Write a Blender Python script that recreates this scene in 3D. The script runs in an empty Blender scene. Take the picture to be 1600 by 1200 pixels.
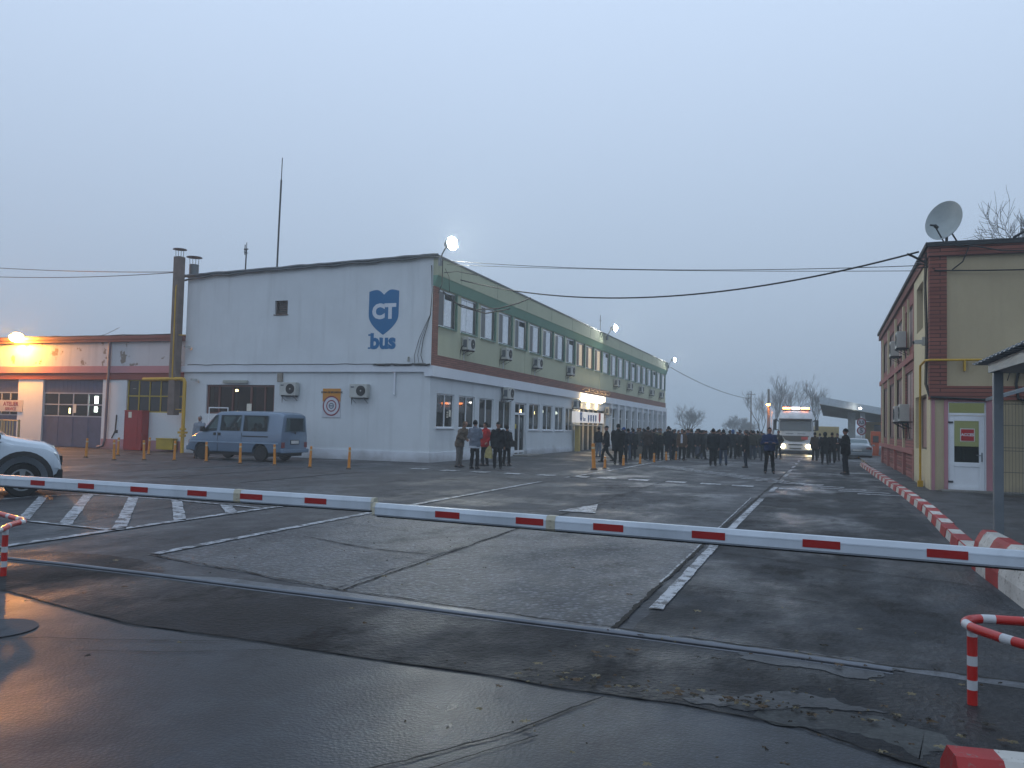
import bpy, bmesh, math, random
from mathutils import Vector, Matrix, noise
R = math.radians
PI = math.pi
rnd = random.Random(7)
SC = bpy.context.scene
COL = SC.collection

# ---------------------------------------------------------------- camera
CH = 1.7
FPX, YAW, PIT, ROL = 1307.211, 0.3594248, 0.0476402, 0.0229167
cf = Vector((-math.sin(YAW)*math.cos(PIT), math.cos(YAW)*math.cos(PIT), math.sin(PIT)))
_r = Vector((math.cos(YAW), math.sin(YAW), 0)); _u = _r.cross(cf)
cr = _r*math.cos(ROL) + _u*math.sin(ROL)
cu = -_r*math.sin(ROL) + _u*math.cos(ROL)
cam = bpy.data.cameras.new('camera'); camo = bpy.data.objects.new('camera', cam); COL.objects.link(camo)
cam.sensor_width = 36; cam.lens = 36*FPX/1600; cam.clip_start = 0.05; cam.clip_end = 3000
M = Matrix((cr, cu, -cf)).transposed().to_4x4(); M.translation = (0, 0, CH)
camo.matrix_world = M
SC.camera = camo
SC.render.resolution_x, SC.render.resolution_y = 1024, 768

# ---------------------------------------------------------------- world, light, exposure
W = bpy.data.worlds.new('World'); SC.world = W; W.use_nodes = True
nt = W.node_tree; nt.nodes.clear()
wo = nt.nodes.new('ShaderNodeOutputWorld'); bg = nt.nodes.new('ShaderNodeBackground')
tc = nt.nodes.new('ShaderNodeTexCoord'); sx = nt.nodes.new('ShaderNodeSeparateXYZ'); rp = nt.nodes.new('ShaderNodeValToRGB')
nt.links.new(tc.outputs['Generated'], sx.inputs[0]); nt.links.new(sx.outputs['Z'], rp.inputs[0])
rp.color_ramp.elements[0].position = 0.0; rp.color_ramp.elements[0].color = (0.31, 0.40, 0.53, 1)
rp.color_ramp.elements[1].position = 0.55; rp.color_ramp.elements[1].color = (0.66, 0.81, 1.05, 1)
sky = nt.nodes.new('ShaderNodeTexSky'); sky.sky_type = 'NISHITA'; sky.sun_disc = False
sky.sun_elevation = R(4); sky.sun_rotation = R(200); sky.air_density = 1.5; sky.dust_density = 3
sm = nt.nodes.new('ShaderNodeMix'); sm.data_type = 'RGBA'; sm.blend_type = 'ADD'
sc_ = nt.nodes.new('ShaderNodeMix'); sc_.data_type = 'RGBA'; sc_.blend_type = 'MULTIPLY'; sc_.inputs[0].default_value = 1
sc_.inputs[7].default_value = (0.06, 0.06, 0.06, 1)
nt.links.new(sky.outputs[0], sc_.inputs[6]); sm.inputs[0].default_value = 0.15
nt.links.new(rp.outputs[0], sm.inputs[6]); nt.links.new(sc_.outputs[2], sm.inputs[7])
nt.links.new(sm.outputs[2], bg.inputs[0]); bg.inputs[1].default_value = 1.0
nt.links.new(bg.outputs[0], wo.inputs[0])
sl = bpy.data.lights.new('sun', 'SUN'); sl.energy = 0.12; sl.angle = R(60); sl.color = (1, .96, .92)
so = bpy.data.objects.new('sun', sl); COL.objects.link(so); so.rotation_euler = (R(40), R(-12), R(20)); so.location = (0, 0, 60)
SC.view_settings.view_transform = 'Standard'; SC.view_settings.look = 'None'
SC.view_settings.exposure = 0.0; SC.view_settings.gamma = 1
SC.cycles.max_bounces = 6; SC.cycles.volume_bounces = 1; SC.cycles.transparent_max_bounces = 12
SC.cycles.sample_clamp_indirect = 4
SC.cycles.use_denoising = True

# ---------------------------------------------------------------- measuring helpers: a pixel of the photo -> a point in the place
def ray(x, y): return cf + cr*((x-800)/FPX) - cu*((y-600)/FPX)
def G(x, y, z=0.0):
    d = ray(x, y); t = (z-CH)/d.z; return Vector((d.x*t, d.y*t, z))
def AX(x, y, X):
    d = ray(x, y); t = X/d.x; return Vector((X, d.y*t, CH+d.z*t))
def AY(x, y, Y):
    d = ray(x, y); t = Y/d.y; return Vector((d.x*t, Y, CH+d.z*t))

# ---------------------------------------------------------------- materials
def lin(c):
    if isinstance(c, str):
        c = c.lstrip('#'); v = [int(c[i:i+2], 16)/255 for i in (0, 2, 4)]
        return tuple(x/12.92 if x <= .04045 else ((x+.055)/1.055)**2.4 for x in v)
    return c
MATS = {}
def newmat(name):
    m = bpy.data.materials.new(name); m.use_nodes = True
    n = m.node_tree; b = n.nodes['Principled BSDF']; MATS[name] = m
    return m, n, b
def L(n, a, b): n.links.new(a, b)
def mixc(n, fac, a, b, blend='MIX'):
    x = n.nodes.new('ShaderNodeMix'); x.data_type = 'RGBA'; x.blend_type = blend
    for inp, v in ((x.inputs[0], fac), (x.inputs[6], a), (x.inputs[7], b)):
        if hasattr(v, 'links'): n.links.new(v, inp)
        elif isinstance(v, (int, float)): inp.default_value = v
        else: inp.default_value = tuple(v)+(1,) if len(v) == 3 else v
    return x.outputs[2]
def ramp(n, src, p0, p1, c0=(0, 0, 0, 1), c1=(1, 1, 1, 1)):
    r = n.nodes.new('ShaderNodeValToRGB'); e = r.color_ramp.elements
    e[0].position = p0; e[0].color = c0; e[1].position = p1; e[1].color = c1
    n.links.new(src, r.inputs[0]); return r.outputs[0]
def noisetex(n, scale, detail=4, rough=.55, vec=None, stretch=None, world=False):
    t = n.nodes.new('ShaderNodeTexNoise'); t.inputs['Scale'].default_value = scale
    t.inputs['Detail'].default_value = detail; t.inputs['Roughness'].default_value = rough
    if vec is None:
        if world:
            g = n.nodes.new('ShaderNodeNewGeometry'); vec = g.outputs['Position']
        else:
            g = n.nodes.new('ShaderNodeTexCoord'); vec = g.outputs['Object']
    if stretch:
        mp = n.nodes.new('ShaderNodeMapping'); mp.inputs['Scale'].default_value = stretch
        n.links.new(vec, mp.inputs[0]); vec = mp.outputs[0]
    n.links.new(vec, t.inputs['Vector']); return t.outputs[0]
def bump(n, b, h, strength=.3, dist=.01):
    x = n.nodes.new('ShaderNodeBump'); x.inputs['Strength'].default_value = strength; x.inputs['Distance'].default_value = dist
    n.links.new(h, x.inputs['Height']); n.links.new(x.outputs[0], b.inputs['Normal'])
def mat(name, color, rough=.6, metal=0, var=.12, vs=3, bmp=0, bs=40, spec=.5, coat=0, emit=None, es=0, dirt=0):
    if name in MATS: return MATS[name]
    m, n, b = newmat(name); c = lin(color)
    b.inputs['Roughness'].default_value = rough; b.inputs['Metallic'].default_value = metal
    b.inputs['Specular IOR Level'].default_value = spec; b.inputs['Coat Weight'].default_value = coat
    if var or dirt:
        f = noisetex(n, vs)
        o = mixc(n, ramp(n, f, .3, .7), tuple(x*(1-var) for x in c), tuple(min(1, x*(1+var)) for x in c))
        if dirt:
            d = noisetex(n, 1.3, 6, .7, stretch=(1, 1, .35))
            o = mixc(n, ramp(n, d, .5, .72, (0, 0, 0, 1), (dirt,)*3+(1,)), o, tuple(x*.45 for x in c))
        L(n, o, b.inputs['Base Color'])
    else: b.inputs['Base Color'].default_value = c+(1,)
    if bmp: bump(n, b, noisetex(n, bs, 3), bmp)
    if emit: b.inputs['Emission Color'].default_value = lin(emit)+(1,); b.inputs['Emission Strength'].default_value = es
    return m
def plaster(name, color, streak=.25, peel=None, spec=.3):
    m, n, b = newmat(name); c = lin(color)
    a = noisetex(n, .8, 5, .6, world=True); s = noisetex(n, 1.0, 5, .65, world=True, stretch=(3, 3, .18)); fi = noisetex(n, 14, 4, .6, world=True)
    o = mixc(n, ramp(n, a, .3, .75), tuple(x*.93 for x in c), tuple(min(1, x*1.04) for x in c))
    o = mixc(n, ramp(n, s, .52, .8, (0, 0, 0, 1), (streak,)*3+(1,)), o, tuple(x*.5 for x in c))
    o = mixc(n, ramp(n, fi, .35, .75, (0, 0, 0, 1), (.22,)*3+(1,)), o, tuple(x*.8 for x in c))
    # splash dirt near the ground
    g = n.nodes.new('ShaderNodeNewGeometry'); sp = n.nodes.new('ShaderNodeSeparateXYZ'); L(n, g.outputs['Position'], sp.inputs[0])
    ad = n.nodes.new('ShaderNodeMath'); ad.operation = 'ADD'; L(n, sp.outputs['Z'], ad.inputs[0]); L(n, a, ad.inputs[1])
    o = mixc(n, ramp(n, ad.outputs[0], .48, .85, (.5, .5, .5, 1), (0, 0, 0, 1)), o, (.14, .13, .12))
    if peel:
        v = noisetex(n, 1.1, 6, .62, world=True, stretch=(1, 1, .9))
        o = mixc(n, ramp(n, v, .585, .60), o, lin(peel))
    L(n, o, b.inputs['Base Color']); b.inputs['Roughness'].default_value = .8; b.inputs['Specular IOR Level'].default_value = spec
    bump(n, b, fi, .25, .01)
    return m
def brick(name, c1, c2, mortar, axis='yz', bw=.25, bh=.075):
    m, n, b = newmat(name)
    g = n.nodes.new('ShaderNodeNewGeometry'); s = n.nodes.new('ShaderNodeSeparateXYZ'); cb = n.nodes.new('ShaderNodeCombineXYZ')
    L(n, g.outputs['Position'], s.inputs[0])
    L(n, s.outputs['Y' if axis[0] == 'y' else 'X'], cb.inputs[0]); L(n, s.outputs['Z'], cb.inputs[1])
    t = n.nodes.new('ShaderNodeTexBrick'); L(n, cb.outputs[0], t.inputs[0])
    t.inputs['Color1'].default_value = lin(c1)+(1,); t.inputs['Color2'].default_value = lin(c2)+(1,); t.inputs['Mortar'].default_value = lin(mortar)+(1,)
    t.inputs['Scale'].default_value = 1; t.inputs['Brick Width'].default_value = bw; t.inputs['Row Height'].default_value = bh
    t.inputs['Mortar Size'].default_value = .012; t.inputs['Mortar Smooth'].default_value = .3
    f = noisetex(n, 1.7, 5, world=True)
    o = mixc(n, ramp(n, f, .3, .75, (0, 0, 0, 1), (.45,)*3+(1,)), t.outputs['Color'], tuple(x*.5 for x in lin(c1)))
    L(n, o, b.inputs['Base Color']); b.inputs['Roughness'].default_value = .85
    iv = n.nodes.new('ShaderNodeMath'); iv.operation = 'SUBTRACT'; iv.inputs[0].default_value = 1; L(n, t.outputs['Fac'], iv.inputs[1])
    bump(n, b, iv.outputs[0], .8, .015)
    return m
def glass(name, tint=(.02, .03, .035), trans=.35, rough=.03):
    m, n, b = newmat(name); b.inputs['Base Color'].default_value = tint+(1,); b.inputs['Roughness'].default_value = rough
    b.inputs['Specular IOR Level'].default_value = .6
    tr = n.nodes.new('ShaderNodeBsdfTransparent'); tr.inputs[0].default_value = (.75, .85, .85, 1)
    mx = n.nodes.new('ShaderNodeMixShader'); mx.inputs[0].default_value = 1-trans
    L(n, tr.outputs[0], mx.inputs[1]); L(n, b.outputs[0], mx.inputs[2]); L(n, mx.outputs[0], n.nodes['Material Output'].inputs[0])
    f = noisetex(n, .6, 2, world=True); bump(n, b, f, .04, .05)
    return m
def emis(name, color, strength):
    m, n, b = newmat(name); b.inputs['Base Color'].default_value = (.8, .8, .8, 1)
    b.inputs['Emission Color'].default_value = color+(1,); b.inputs['Emission Strength'].default_value = strength
    return m
def asphalt(name, dark, light, grain=160, wet=.5, r_dry=.6, r_wet=.22, bmp=.5, patch=.35, speck=.25, cracks=False, spec=.5, bd=.006, soot=.55):
    m, n, b = newmat(name)
    big = noisetex(n, patch, 6, .62, world=True); mid = noisetex(n, 2.6, 6, .68, world=True, stretch=(1, .55, 1)); gr = noisetex(n, grain, 3, .7, world=True)
    vo = n.nodes.new('ShaderNodeTexVoronoi'); vo.inputs['Scale'].default_value = grain*.45
    g = n.nodes.new('ShaderNodeNewGeometry'); L(n, g.outputs['Position'], vo.inputs['Vector'])
    o = mixc(n, ramp(n, big, .32, .68), lin(dark), lin(light))
    o = mixc(n, ramp(n, mid, .42, .62, (0, 0, 0, 1), (.75,)*3+(1,)), o, tuple(x*.42 for x in lin(dark)))
    o = mixc(n, ramp(n, vo.outputs['Distance'], .0, .45, (speck,)*3+(1,), (0, 0, 0, 1)), o, tuple(min(1, x*3.2) for x in lin(light)))
    o = mixc(n, ramp(n, gr, .45, .75, (0, 0, 0, 1), (.6,)*3+(1,)), o, tuple(x*.4 for x in lin(dark)))
    st = noisetex(n, .9, 6, .75, world=True, stretch=(1.3, .7, 1)); o = mixc(n, ramp(n, st, .54, .66, (0, 0, 0, 1), (soot,)*3+(1,)), o, (.011, .0105, .010))
    m2 = noisetex(n, 7, 5, .7, world=True, stretch=(.6, 1.6, 1)); o = mixc(n, ramp(n, m2, .4, .68, (0, 0, 0, 1), (.55,)*3+(1,)), o, tuple(x*.35 for x in lin(dark)))
    hb = n.nodes.new('ShaderNodeMath'); hb.operation = 'ADD'; L(n, gr, hb.inputs[0])
    if cracks:
        vc = n.nodes.new('ShaderNodeTexVoronoi'); vc.feature = 'DISTANCE_TO_EDGE'; vc.inputs['Scale'].default_value = .42
        wv = n.nodes.new('ShaderNodeMapping'); nn = n.nodes.new('ShaderNodeTexNoise'); nn.inputs['Scale'].default_value = 1.4; nn.inputs['Detail'].default_value = 6
        L(n, g.outputs['Position'], nn.inputs['Vector'])
        va = n.nodes.new('ShaderNodeVectorMath'); va.operation = 'MULTIPLY_ADD'; L(n, nn.outputs['Color'], va.inputs[0]); va.inputs[1].default_value = (1.3, 1.3, 0)
        L(n, g.outputs['Position'], va.inputs[2]); L(n, va.outputs[0], vc.inputs['Vector'])
        msk = noisetex(n, .33, 3, world=True)
        ck = mixc(n, 1.0, ramp(n, vc.outputs['Distance'], .002, .007, (1, 1, 1, 1), (0, 0, 0, 1)), ramp(n, msk, .54, .6), 'MULTIPLY')
        o = mixc(n, ck, o, (.006, .006, .006))
    L(n, o, b.inputs['Base Color'])
    wt = noisetex(n, .55, 6, .6, world=True, stretch=(1, .6, 1))
    rr = n.nodes.new('ShaderNodeMapRange'); L(n, wt, rr.inputs[0]); rr.inputs[1].default_value = .5-wet*.3+.02; rr.inputs[2].default_value = .5-wet*.3+.2
    rr.inputs[3].default_value = r_wet; rr.inputs[4].default_value = r_dry
    rs = n.nodes.new('ShaderNodeMath'); rs.operation = 'MULTIPLY_ADD'; L(n, ramp(n, st, .54, .66), rs.inputs[0]); rs.inputs[1].default_value = .25*soot; L(n, rr.outputs[0], rs.inputs[2])
    L(n, rs.outputs[0], b.inputs['Roughness']); b.inputs['Specular IOR Level'].default_value = spec
    L(n, vo.outputs['Distance'], hb.inputs[1]); bump(n, b, hb.outputs[0], bmp, bd)
    return m
def worn_paint(name, color, wear=.45, rough=.5, under='#24272b', sc=9):
    m, n, b = newmat(name)
    f = noisetex(n, sc, 7, .75, world=True); f2 = noisetex(n, 70, 3, .7, world=True)
    a = n.nodes.new('ShaderNodeMath'); a.operation = 'MULTIPLY_ADD'; L(n, f2, a.inputs[0]); a.inputs[1].default_value = .35; L(n, f, a.inputs[2])
    w = ramp(n, a.outputs[0], .98-wear, 1.06-wear)
    c = lin(color); d = noisetex(n, 3, 5, world=True)
    o = mixc(n, ramp(n, d, .35, .7), tuple(x*.75 for x in c), c)
    L(n, mixc(n, w, o, lin(under)), b.inputs['Base Color']); b.inputs['Roughness'].default_value = rough; b.inputs['Specular IOR Level'].default_value = .35
    bump(n, b, f2, .4, .003)
    return m

# ---------------------------------------------------------------- mesh builder
class MB:
    def __init__(s): s.v = []; s.f = []; s.m = []; s.mi = 0; s.T = None
    def add(s, vs, fs):
        k = len(s.v)
        if s.T is not None: vs = [s.T @ Vector(v) for v in vs]
        s.v += [Vector(v) for v in vs]; s.f += [tuple(i+k for i in f) for f in fs]; s.m += [s.mi]*len(fs); return s
    def box(s, x0, x1, y0, y1, z0, z1):
        x0, x1 = min(x0, x1), max(x0, x1); y0, y1 = min(y0, y1), max(y0, y1); z0, z1 = min(z0, z1), max(z0, z1)
        return s.add([(x0, y0, z0), (x1, y0, z0), (x1, y1, z0), (x0, y1, z0), (x0, y0, z1), (x1, y0, z1), (x1, y1, z1), (x0, y1, z1)],
                     [(3, 2, 1, 0), (4, 5, 6, 7), (0, 1, 5, 4), (1, 2, 6, 5), (2, 3, 7, 6), (3, 0, 4, 7)])
    def hexa(s, b, t):   # 4 bottom points ccw from above, 4 top
        return s.add(list(b)+list(t), [(3, 2, 1, 0), (4, 5, 6, 7), (0, 1, 5, 4), (1, 2, 6, 5), (2, 3, 7, 6), (3, 0, 4, 7)])
    def tube(s, path, r, n=8, cap=True, rs=None):
        P = [Vector(p) for p in path]; k = len(P); rings = []
        up = None
        for i, p in enumerate(P):
            t = (P[min(i+1, k-1)]-P[max(i-1, 0)]).normalized()
            if up is None:
                up = Vector((0, 0, 1)) if abs(t.z) < .9 else Vector((1, 0, 0))
            a = t.cross(up)
            if a.length < 1e-5: a = t.orthogonal()
            a.normalize(); b = a.cross(t).normalized(); up = b
            rr = rs[i] if rs else r
            rings.append([p+(a*math.cos(2*PI*j/n)+b*math.sin(2*PI*j/n))*rr for j in range(n)])
        vs = [v for g in rings for v in g]
        fs = [(i*n+j, i*n+(j+1) % n, (i+1)*n+(j+1) % n, (i+1)*n+j) for i in range(k-1) for j in range(n)]
        if cap: fs += [tuple(range(n))[::-1], tuple((k-1)*n+j for j in range(n))]
        return s.add(vs, fs)
    def cyl(s, a, b, r, n=16, r2=None): return s.tube([a, b], r, n, True, [r, r if r2 is None else r2])
    def loft(s, rings, cap=True):
        n = len(rings[0]); k = len(rings)
        fs = [(i*n+j, i*n+(j+1) % n, (i+1)*n+(j+1) % n, (i+1)*n+j) for i in range(k-1) for j in range(n)]
        if cap: fs += [tuple(range(n))[::-1], tuple((k-1)*n+j for j in range(n))]
        return s.add([v for g in rings for v in g], fs)
    def sphere(s, c, r, n=12, k=8):
        c = Vector(c); r = (r, r, r) if isinstance(r, (int, float)) else r
        vs = [c+Vector((0, 0, r[2]))]
        for i in range(1, k):
            a = PI*i/k
            for j in range(n): vs.append(c+Vector((r[0]*math.sin(a)*math.cos(2*PI*j/n), r[1]*math.sin(a)*math.sin(2*PI*j/n), r[2]*math.cos(a))))
        vs.append(c-Vector((0, 0, r[2])))
        fs = [(0, 1+j, 1+(j+1) % n) for j in range(n)]
        fs += [(1+(i-1)*n+j, 1+i*n+j, 1+i*n+(j+1) % n, 1+(i-1)*n+(j+1) % n) for i in range(1, k-1) for j in range(n)]
        fs += [(1+(k-2)*n+(j+1) % n, 1+(k-2)*n+j, len(vs)-1) for j in range(n)]
        return s.add(vs, fs)
    def prism(s, poly, o, ax, ay, az, d):   # polygon in plane (ax, ay) at o, extruded d along az
        o, ax, ay, az = map(Vector, (o, ax, ay, az)); n = len(poly)
        a = [o+ax*p[0]+ay*p[1] for p in poly]; b = [p+az*d for p in a]
        fs = [tuple(range(n))[::-1], tuple(range(n, 2*n))]+[(i, (i+1) % n, n+(i+1) % n, n+i) for i in range(n)]
        return s.add(a+b, fs)
    def mesh(s, name, mats, smooth=False, org=Vector((0, 0, 0)), bevel=0, fix=True):
        me = bpy.data.meshes.new(name); me.from_pydata([tuple(v-org) for v in s.v], [], s.f)
        for m in (mats if isinstance(mats, (list, tuple)) else [mats]): me.materials.append(m)
        me.polygons.foreach_set('material_index', s.m)
        if fix:
            bm = bmesh.new(); bm.from_mesh(me)
            bmesh.ops.recalc_face_normals(bm, faces=bm.faces)
            if bevel:
                bmesh.ops.bevel(bm, geom=[e for e in bm.edges if len(e.link_faces) == 2 and e.calc_face_angle(0) > .6], offset=bevel, segments=2, affect='EDGES', profile=.6)
            bm.to_mesh(me); bm.free()
        if smooth:
            me.polygons.foreach_set('use_smooth', [True]*len(me.polygons))
            if smooth != 'all': me.set_sharp_from_angle(angle=R(smooth if smooth > 1 else 35))
        me.update(); return me
def wloc(o):
    v = Vector((0, 0, 0))
    while o: v = v+o.location; o = o.parent
    return v
def obj(name, mb, mats, parent=None, smooth=False, world=True, bevel=0, loc=None):
    """link one mesh object; world=True: vertices were given in place coordinates"""
    org = wloc(parent) if (parent and world) else (Vector(loc) if loc is not None and world else Vector((0, 0, 0)))
    me = mb if isinstance(mb, bpy.types.Mesh) else mb.mesh(name, mats, smooth, org, bevel)
    o = bpy.data.objects.new(name, me); COL.objects.link(o)
    if parent: o.parent = parent
    elif loc is not None: o.location = loc
    return o
def tag(o, label=None, cat=None, group=None, kind=None):
    if label: o['label'] = label
    if cat: o['category'] = cat
    if group: o['group'] = group
    if kind: o['kind'] = kind
    return o
def thing(name, label, cat, loc=(0, 0, 0), rz=0, group=None):
    o = bpy.data.objects.new(name, None); COL.objects.link(o); o.location = loc; o.rotation_euler = (0, 0, rz)
    o.empty_display_size = .2
    return tag(o, label, cat, group)
def dup(root, loc=None, rz=None, label=None, group=None, parent=None):
    r = root.copy(); COL.objects.link(r)
    if parent: r.parent = parent
    if loc is not None: r.location = loc
    if rz is not None: r.rotation_euler = (0, 0, rz)
    if label: r['label'] = label
    if group: r['group'] = group
    for ch in list(root.children):
        dup(ch, parent=r)
    return r
def textmesh(s, size, mat_, extrude=.005, offset=0., align='CENTER', space=1.0):
    c = bpy.data.curves.new('t', 'FONT'); c.body = s; c.size = size; c.extrude = extrude; c.offset = offset; c.align_x = align; c.align_y = 'CENTER'
    c.space_character = space; c.resolution_u = 3
    o = bpy.data.objects.new('t', c); COL.objects.link(o)
    dg = bpy.context.evaluated_depsgraph_get(); me = bpy.data.meshes.new_from_object(o.evaluated_get(dg))
    bpy.data.objects.remove(o); bpy.data.curves.remove(c)
    me.materials.clear(); me.materials.append(mat_); return me
def text_on(name, s, size, mat_, parent, at, face, extrude=.005, offset=0., space=1.0):
    """face: '-y' readable from the south, '+x' readable from the east"""
    me = textmesh(s, size, mat_, extrude, offset, space=space)
    rot = Matrix.Rotation(PI/2, 4, 'X')
    if face == '+x': rot = Matrix.Rotation(PI/2, 4, 'Z') @ rot
    me.transform(Matrix.Translation(Vector(at)-wloc(parent)) @ rot); me.name = name
    o = bpy.data.objects.new(name, me); COL.objects.link(o); o.parent = parent; return o
def boolean_cut(me, cutters):
    """cut closed meshes out of a closed mesh"""
    o = bpy.data.objects.new('tmp', me); COL.objects.link(o); cs = []
    for c in cutters:
        cm = c.mesh('c', [], False); co = bpy.data.objects.new('c', cm); COL.objects.link(co); cs.append(co)
        md = o.modifiers.new('b', 'BOOLEAN'); md.operation = 'DIFFERENCE'; md.object = co; md.solver = 'EXACT'
    bpy.context.view_layer.update(); dg = bpy.context.evaluated_depsgraph_get()
    r = bpy.data.meshes.new_from_object(o.evaluated_get(dg))
    for c in cs+[o]: bpy.data.objects.remove(c)
    return r
def remeshed(mb, voxel, mats, name, disp=0, seed=0):
    me = mb.mesh(name, mats, False); o = bpy.data.objects.new('tmp', me); COL.objects.link(o)
    md = o.modifiers.new('r', 'REMESH'); md.mode = 'VOXEL'; md.voxel_size = voxel; md.use_smooth_shade = True
    s = o.modifiers.new('s', 'SMOOTH'); s.factor = .5; s.iterations = 2
    bpy.context.view_layer.update(); dg = bpy.context.evaluated_depsgraph_get()
    r = bpy.data.meshes.new_from_object(o.evaluated_get(dg)); bpy.data.objects.remove(o)
    if disp:
        for v in r.vertices:
            p = v.co; v.co = p+v.normal*disp*noise.noise(Vector((p.x*9+seed, p.y*9, p.z*13)))
    r.name = name; return r

# ---------------------------------------------------------------- palette
m_white = plaster('white_plaster', '#c6ced3', .34)
m_whiteband = plaster('white_trim', '#cdd4dc', .14)
m_pale = plaster('pale_green_plaster', '#a9ae96', .25)
m_pale2 = plaster('parapet_plaster', '#a4ab93', .3)
m_green = plaster('green_band', '#6b9482', .25)
m_brickf = brick('red_brick_cladding', '#8c5a4d', '#74483e', '#3c2e2b', 'yz', .5, .09)
m_brickx = brick('red_brick_front', '#8a5244', '#754339', '#2c2020', 'xz', 6, .11)
m_bricky = brick('red_brick_side', '#a0625a', '#874e46', '#4a302e', 'yz', 6, .11)
m_redpaint = plaster('faded_red_paint', '#9b625c', .25)
m_tan = plaster('tan_plaster', '#aa9d80', .2)
m_tanl = plaster('cream_plaster', '#c3b998', .15)
m_gar = plaster('peeling_plaster', '#b9bcc0', .6, peel='#7d756c')
m_pink = plaster('pink_paint', '#a97b82', .35)
m_maroon = plaster('maroon_beam', '#7d4540', .3)
m_glass = glass('window_glass', (.012, .016, .018), .5)
m_glassd = glass('dark_glass', (.012, .014, .016), .12)
m_dark = mat('dark_interior', '#221d1a', .9)
m_blind = mat('white_blind', '#dfe6ec', .45, vs=6, spec=.4)
m_panel = mat('dark_sash', '#2a2c31', .35, spec=.6)
m_pvc = mat('white_frame', '#d5dbe0', .4, var=.05)
m_greenf = mat('green_frame', '#4f7466', .5)
m_coping = mat('grey_coping', '#4d5459', .6, bmp=.4, bs=8, dirt=.5)
m_metal = mat('galvanised_metal', '#7e868c', .45, .7, dirt=.3)
m_dmetal = mat('dark_metal', '#34373b', .5, .4)
m_black = mat('black_rubber', '#141416', .75)
m_cable = mat('black_cable', '#121316', .6)
m_yellow = mat('yellow_gas_paint', '#b48f10', .45, dirt=.3)
m_orange = mat('orange_plastic', '#c07a18', .5, dirt=.35)
m_concrete = mat('grey_concrete', '#6d6c68', .85, bmp=.5, bs=30, dirt=.5)
m_acw = mat('ac_casing', '#a9aca8', .5, dirt=.35)
m_acd = mat('ac_grille', '#1c1e21', .6)
m_rust = mat('rust_stain', '#4d3c30', .9)

# ================================================================= THE SETTING
def strip_poly(name, pts, z, m, jitter=0, seg=.25, seed=1):
    """irregular sheet: polygon with roughened edges"""
    out = []; k = len(pts); rr = random.Random(seed)
    for i in range(k):
        a = Vector(pts[i][:2]); b = Vector(pts[(i+1) % k][:2]); n = max(1, int((b-a).length/seg)) if jitter else 1
        nn = Vector((-(b-a).y, (b-a).x)).normalized() if (b-a).length > 0 else Vector((0, 0))
        for j in range(n):
            p = a.lerp(b, j/n); q = noise.noise(Vector((p.x*2.3, p.y*2.3, seed)))*jitter*1.6+rr.uniform(-.25, .25)*jitter if jitter else 0
            out.append(p+nn*q)
    me = bpy.data.meshes.new(name); bm = bmesh.new()
    vs = [bm.verts.new((p.x, p.y, z)) for p in out]; bm.faces.new(vs); bmesh.ops.triangulate(bm, faces=bm.faces)
    for f in bm.faces:
        if f.normal.z < 0: f.normal_flip()
    bm.to_mesh(me); bm.free(); me.materials.append(m)
    o = bpy.data.objects.new(name, me); COL.objects.link(o); return tag(o, kind='structure')

m_yard = asphalt('yard_asphalt', '#393d42', '#494c51', 32, .5, .76, .38, .7, .22, .2, cracks=True, spec=.28, bd=.01, soot=.7)
m_lane = asphalt('coarse_asphalt', '#45494e', '#4c5055', 34, .15, .66, .42, 1, .4, .9, spec=.32, bd=.016, soot=.45)
m_slab = asphalt('wet_slab', '#20262d', '#2b323b', 100, .55, .46, .27, .4, .3, .45, spec=.3, bd=.005, soot=.3)
m_strip = asphalt('dark_patch', '#1b1e21', '#2a2e33', 50, .5, .76, .28, .9, .9, .15, spec=.26, bd=.013, soot=.9)
m_right = asphalt('stained_asphalt', '#1f2225', '#3b4046', 50, .5, .8, .28, .8, .6, .15, spec=.28, bd=.01, soot=.9)
m_joint = mat('joint_dirt', '#15140f', .95, var=.5, vs=20)
m_wline = worn_paint('white_road_paint', '#a8aeb5', .33, sc=5)
m_yline = worn_paint('yellow_road_paint', '#9c7a2e', .52, sc=5)
m_pave = asphalt('pavement_surface', '#3a3c3d', '#54565a', 80, .3, .75, .5, .6, .4, .15, spec=.3)

gm = MB(); gs = 28
N = 40
for i in range(N):
    for j in range(N):
        x0 = -450+900*i/N; y0 = -450+900*j/N; gm.add([(x0, y0, 0), (x0+22.5, y0, 0), (x0+22.5, y0+22.5, 0), (x0, y0+22.5, 0)], [(0, 1, 2, 3)])
gmesh = gm.mesh('ground', m_yard, fix=False)
tag(obj('ground', gmesh, None), kind='structure')
Z1, Z2, Z3, Z4 = .004, .008, .012, .016
# concrete lanes between the joints
strip_poly('road_lane', [(-7.75, 8.1), (-4.62, 7.3), (-4.7, 13.2), (-7.85, 15.5)], Z1, m_lane, .05, .2, 3)
strip_poly('road_lane', [(-4.6, 7.3), (-1.66, 6.95), (-1.62, 14.0), (-4.68, 14.0)], Z1, m_lane, .03, .2, 4)
m_dcoarse = asphalt('dark_coarse_asphalt', '#26282b', '#3a3d41', 34, .2, .7, .45, 1, .5, .5, spec=.34, bd=.016, soot=.6)
strip_poly('hatched_bay_surface', [G(*q) for q in [(-60, 812), (33, 815), (100, 822), (200, 803), (300, 788), (262, 781), (135, 773), (60, 776), (-60, 786)]], Z1, m_dcoarse, .04, .2, 9)
strip_poly('dark_patch', [G(*q) for q in [(-40, 862), (28, 858), (150, 866), (225, 876), (262, 892), (250, 900), (150, 890), (60, 880), (-40, 871)]], Z1, m_strip, .06, .1, 12)
m_wetp = asphalt('wet_patch', '#202428', '#31363b', 60, .6, .5, .17, .5, 1.6, .1, spec=.36, bd=.005, soot=.8)
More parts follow.
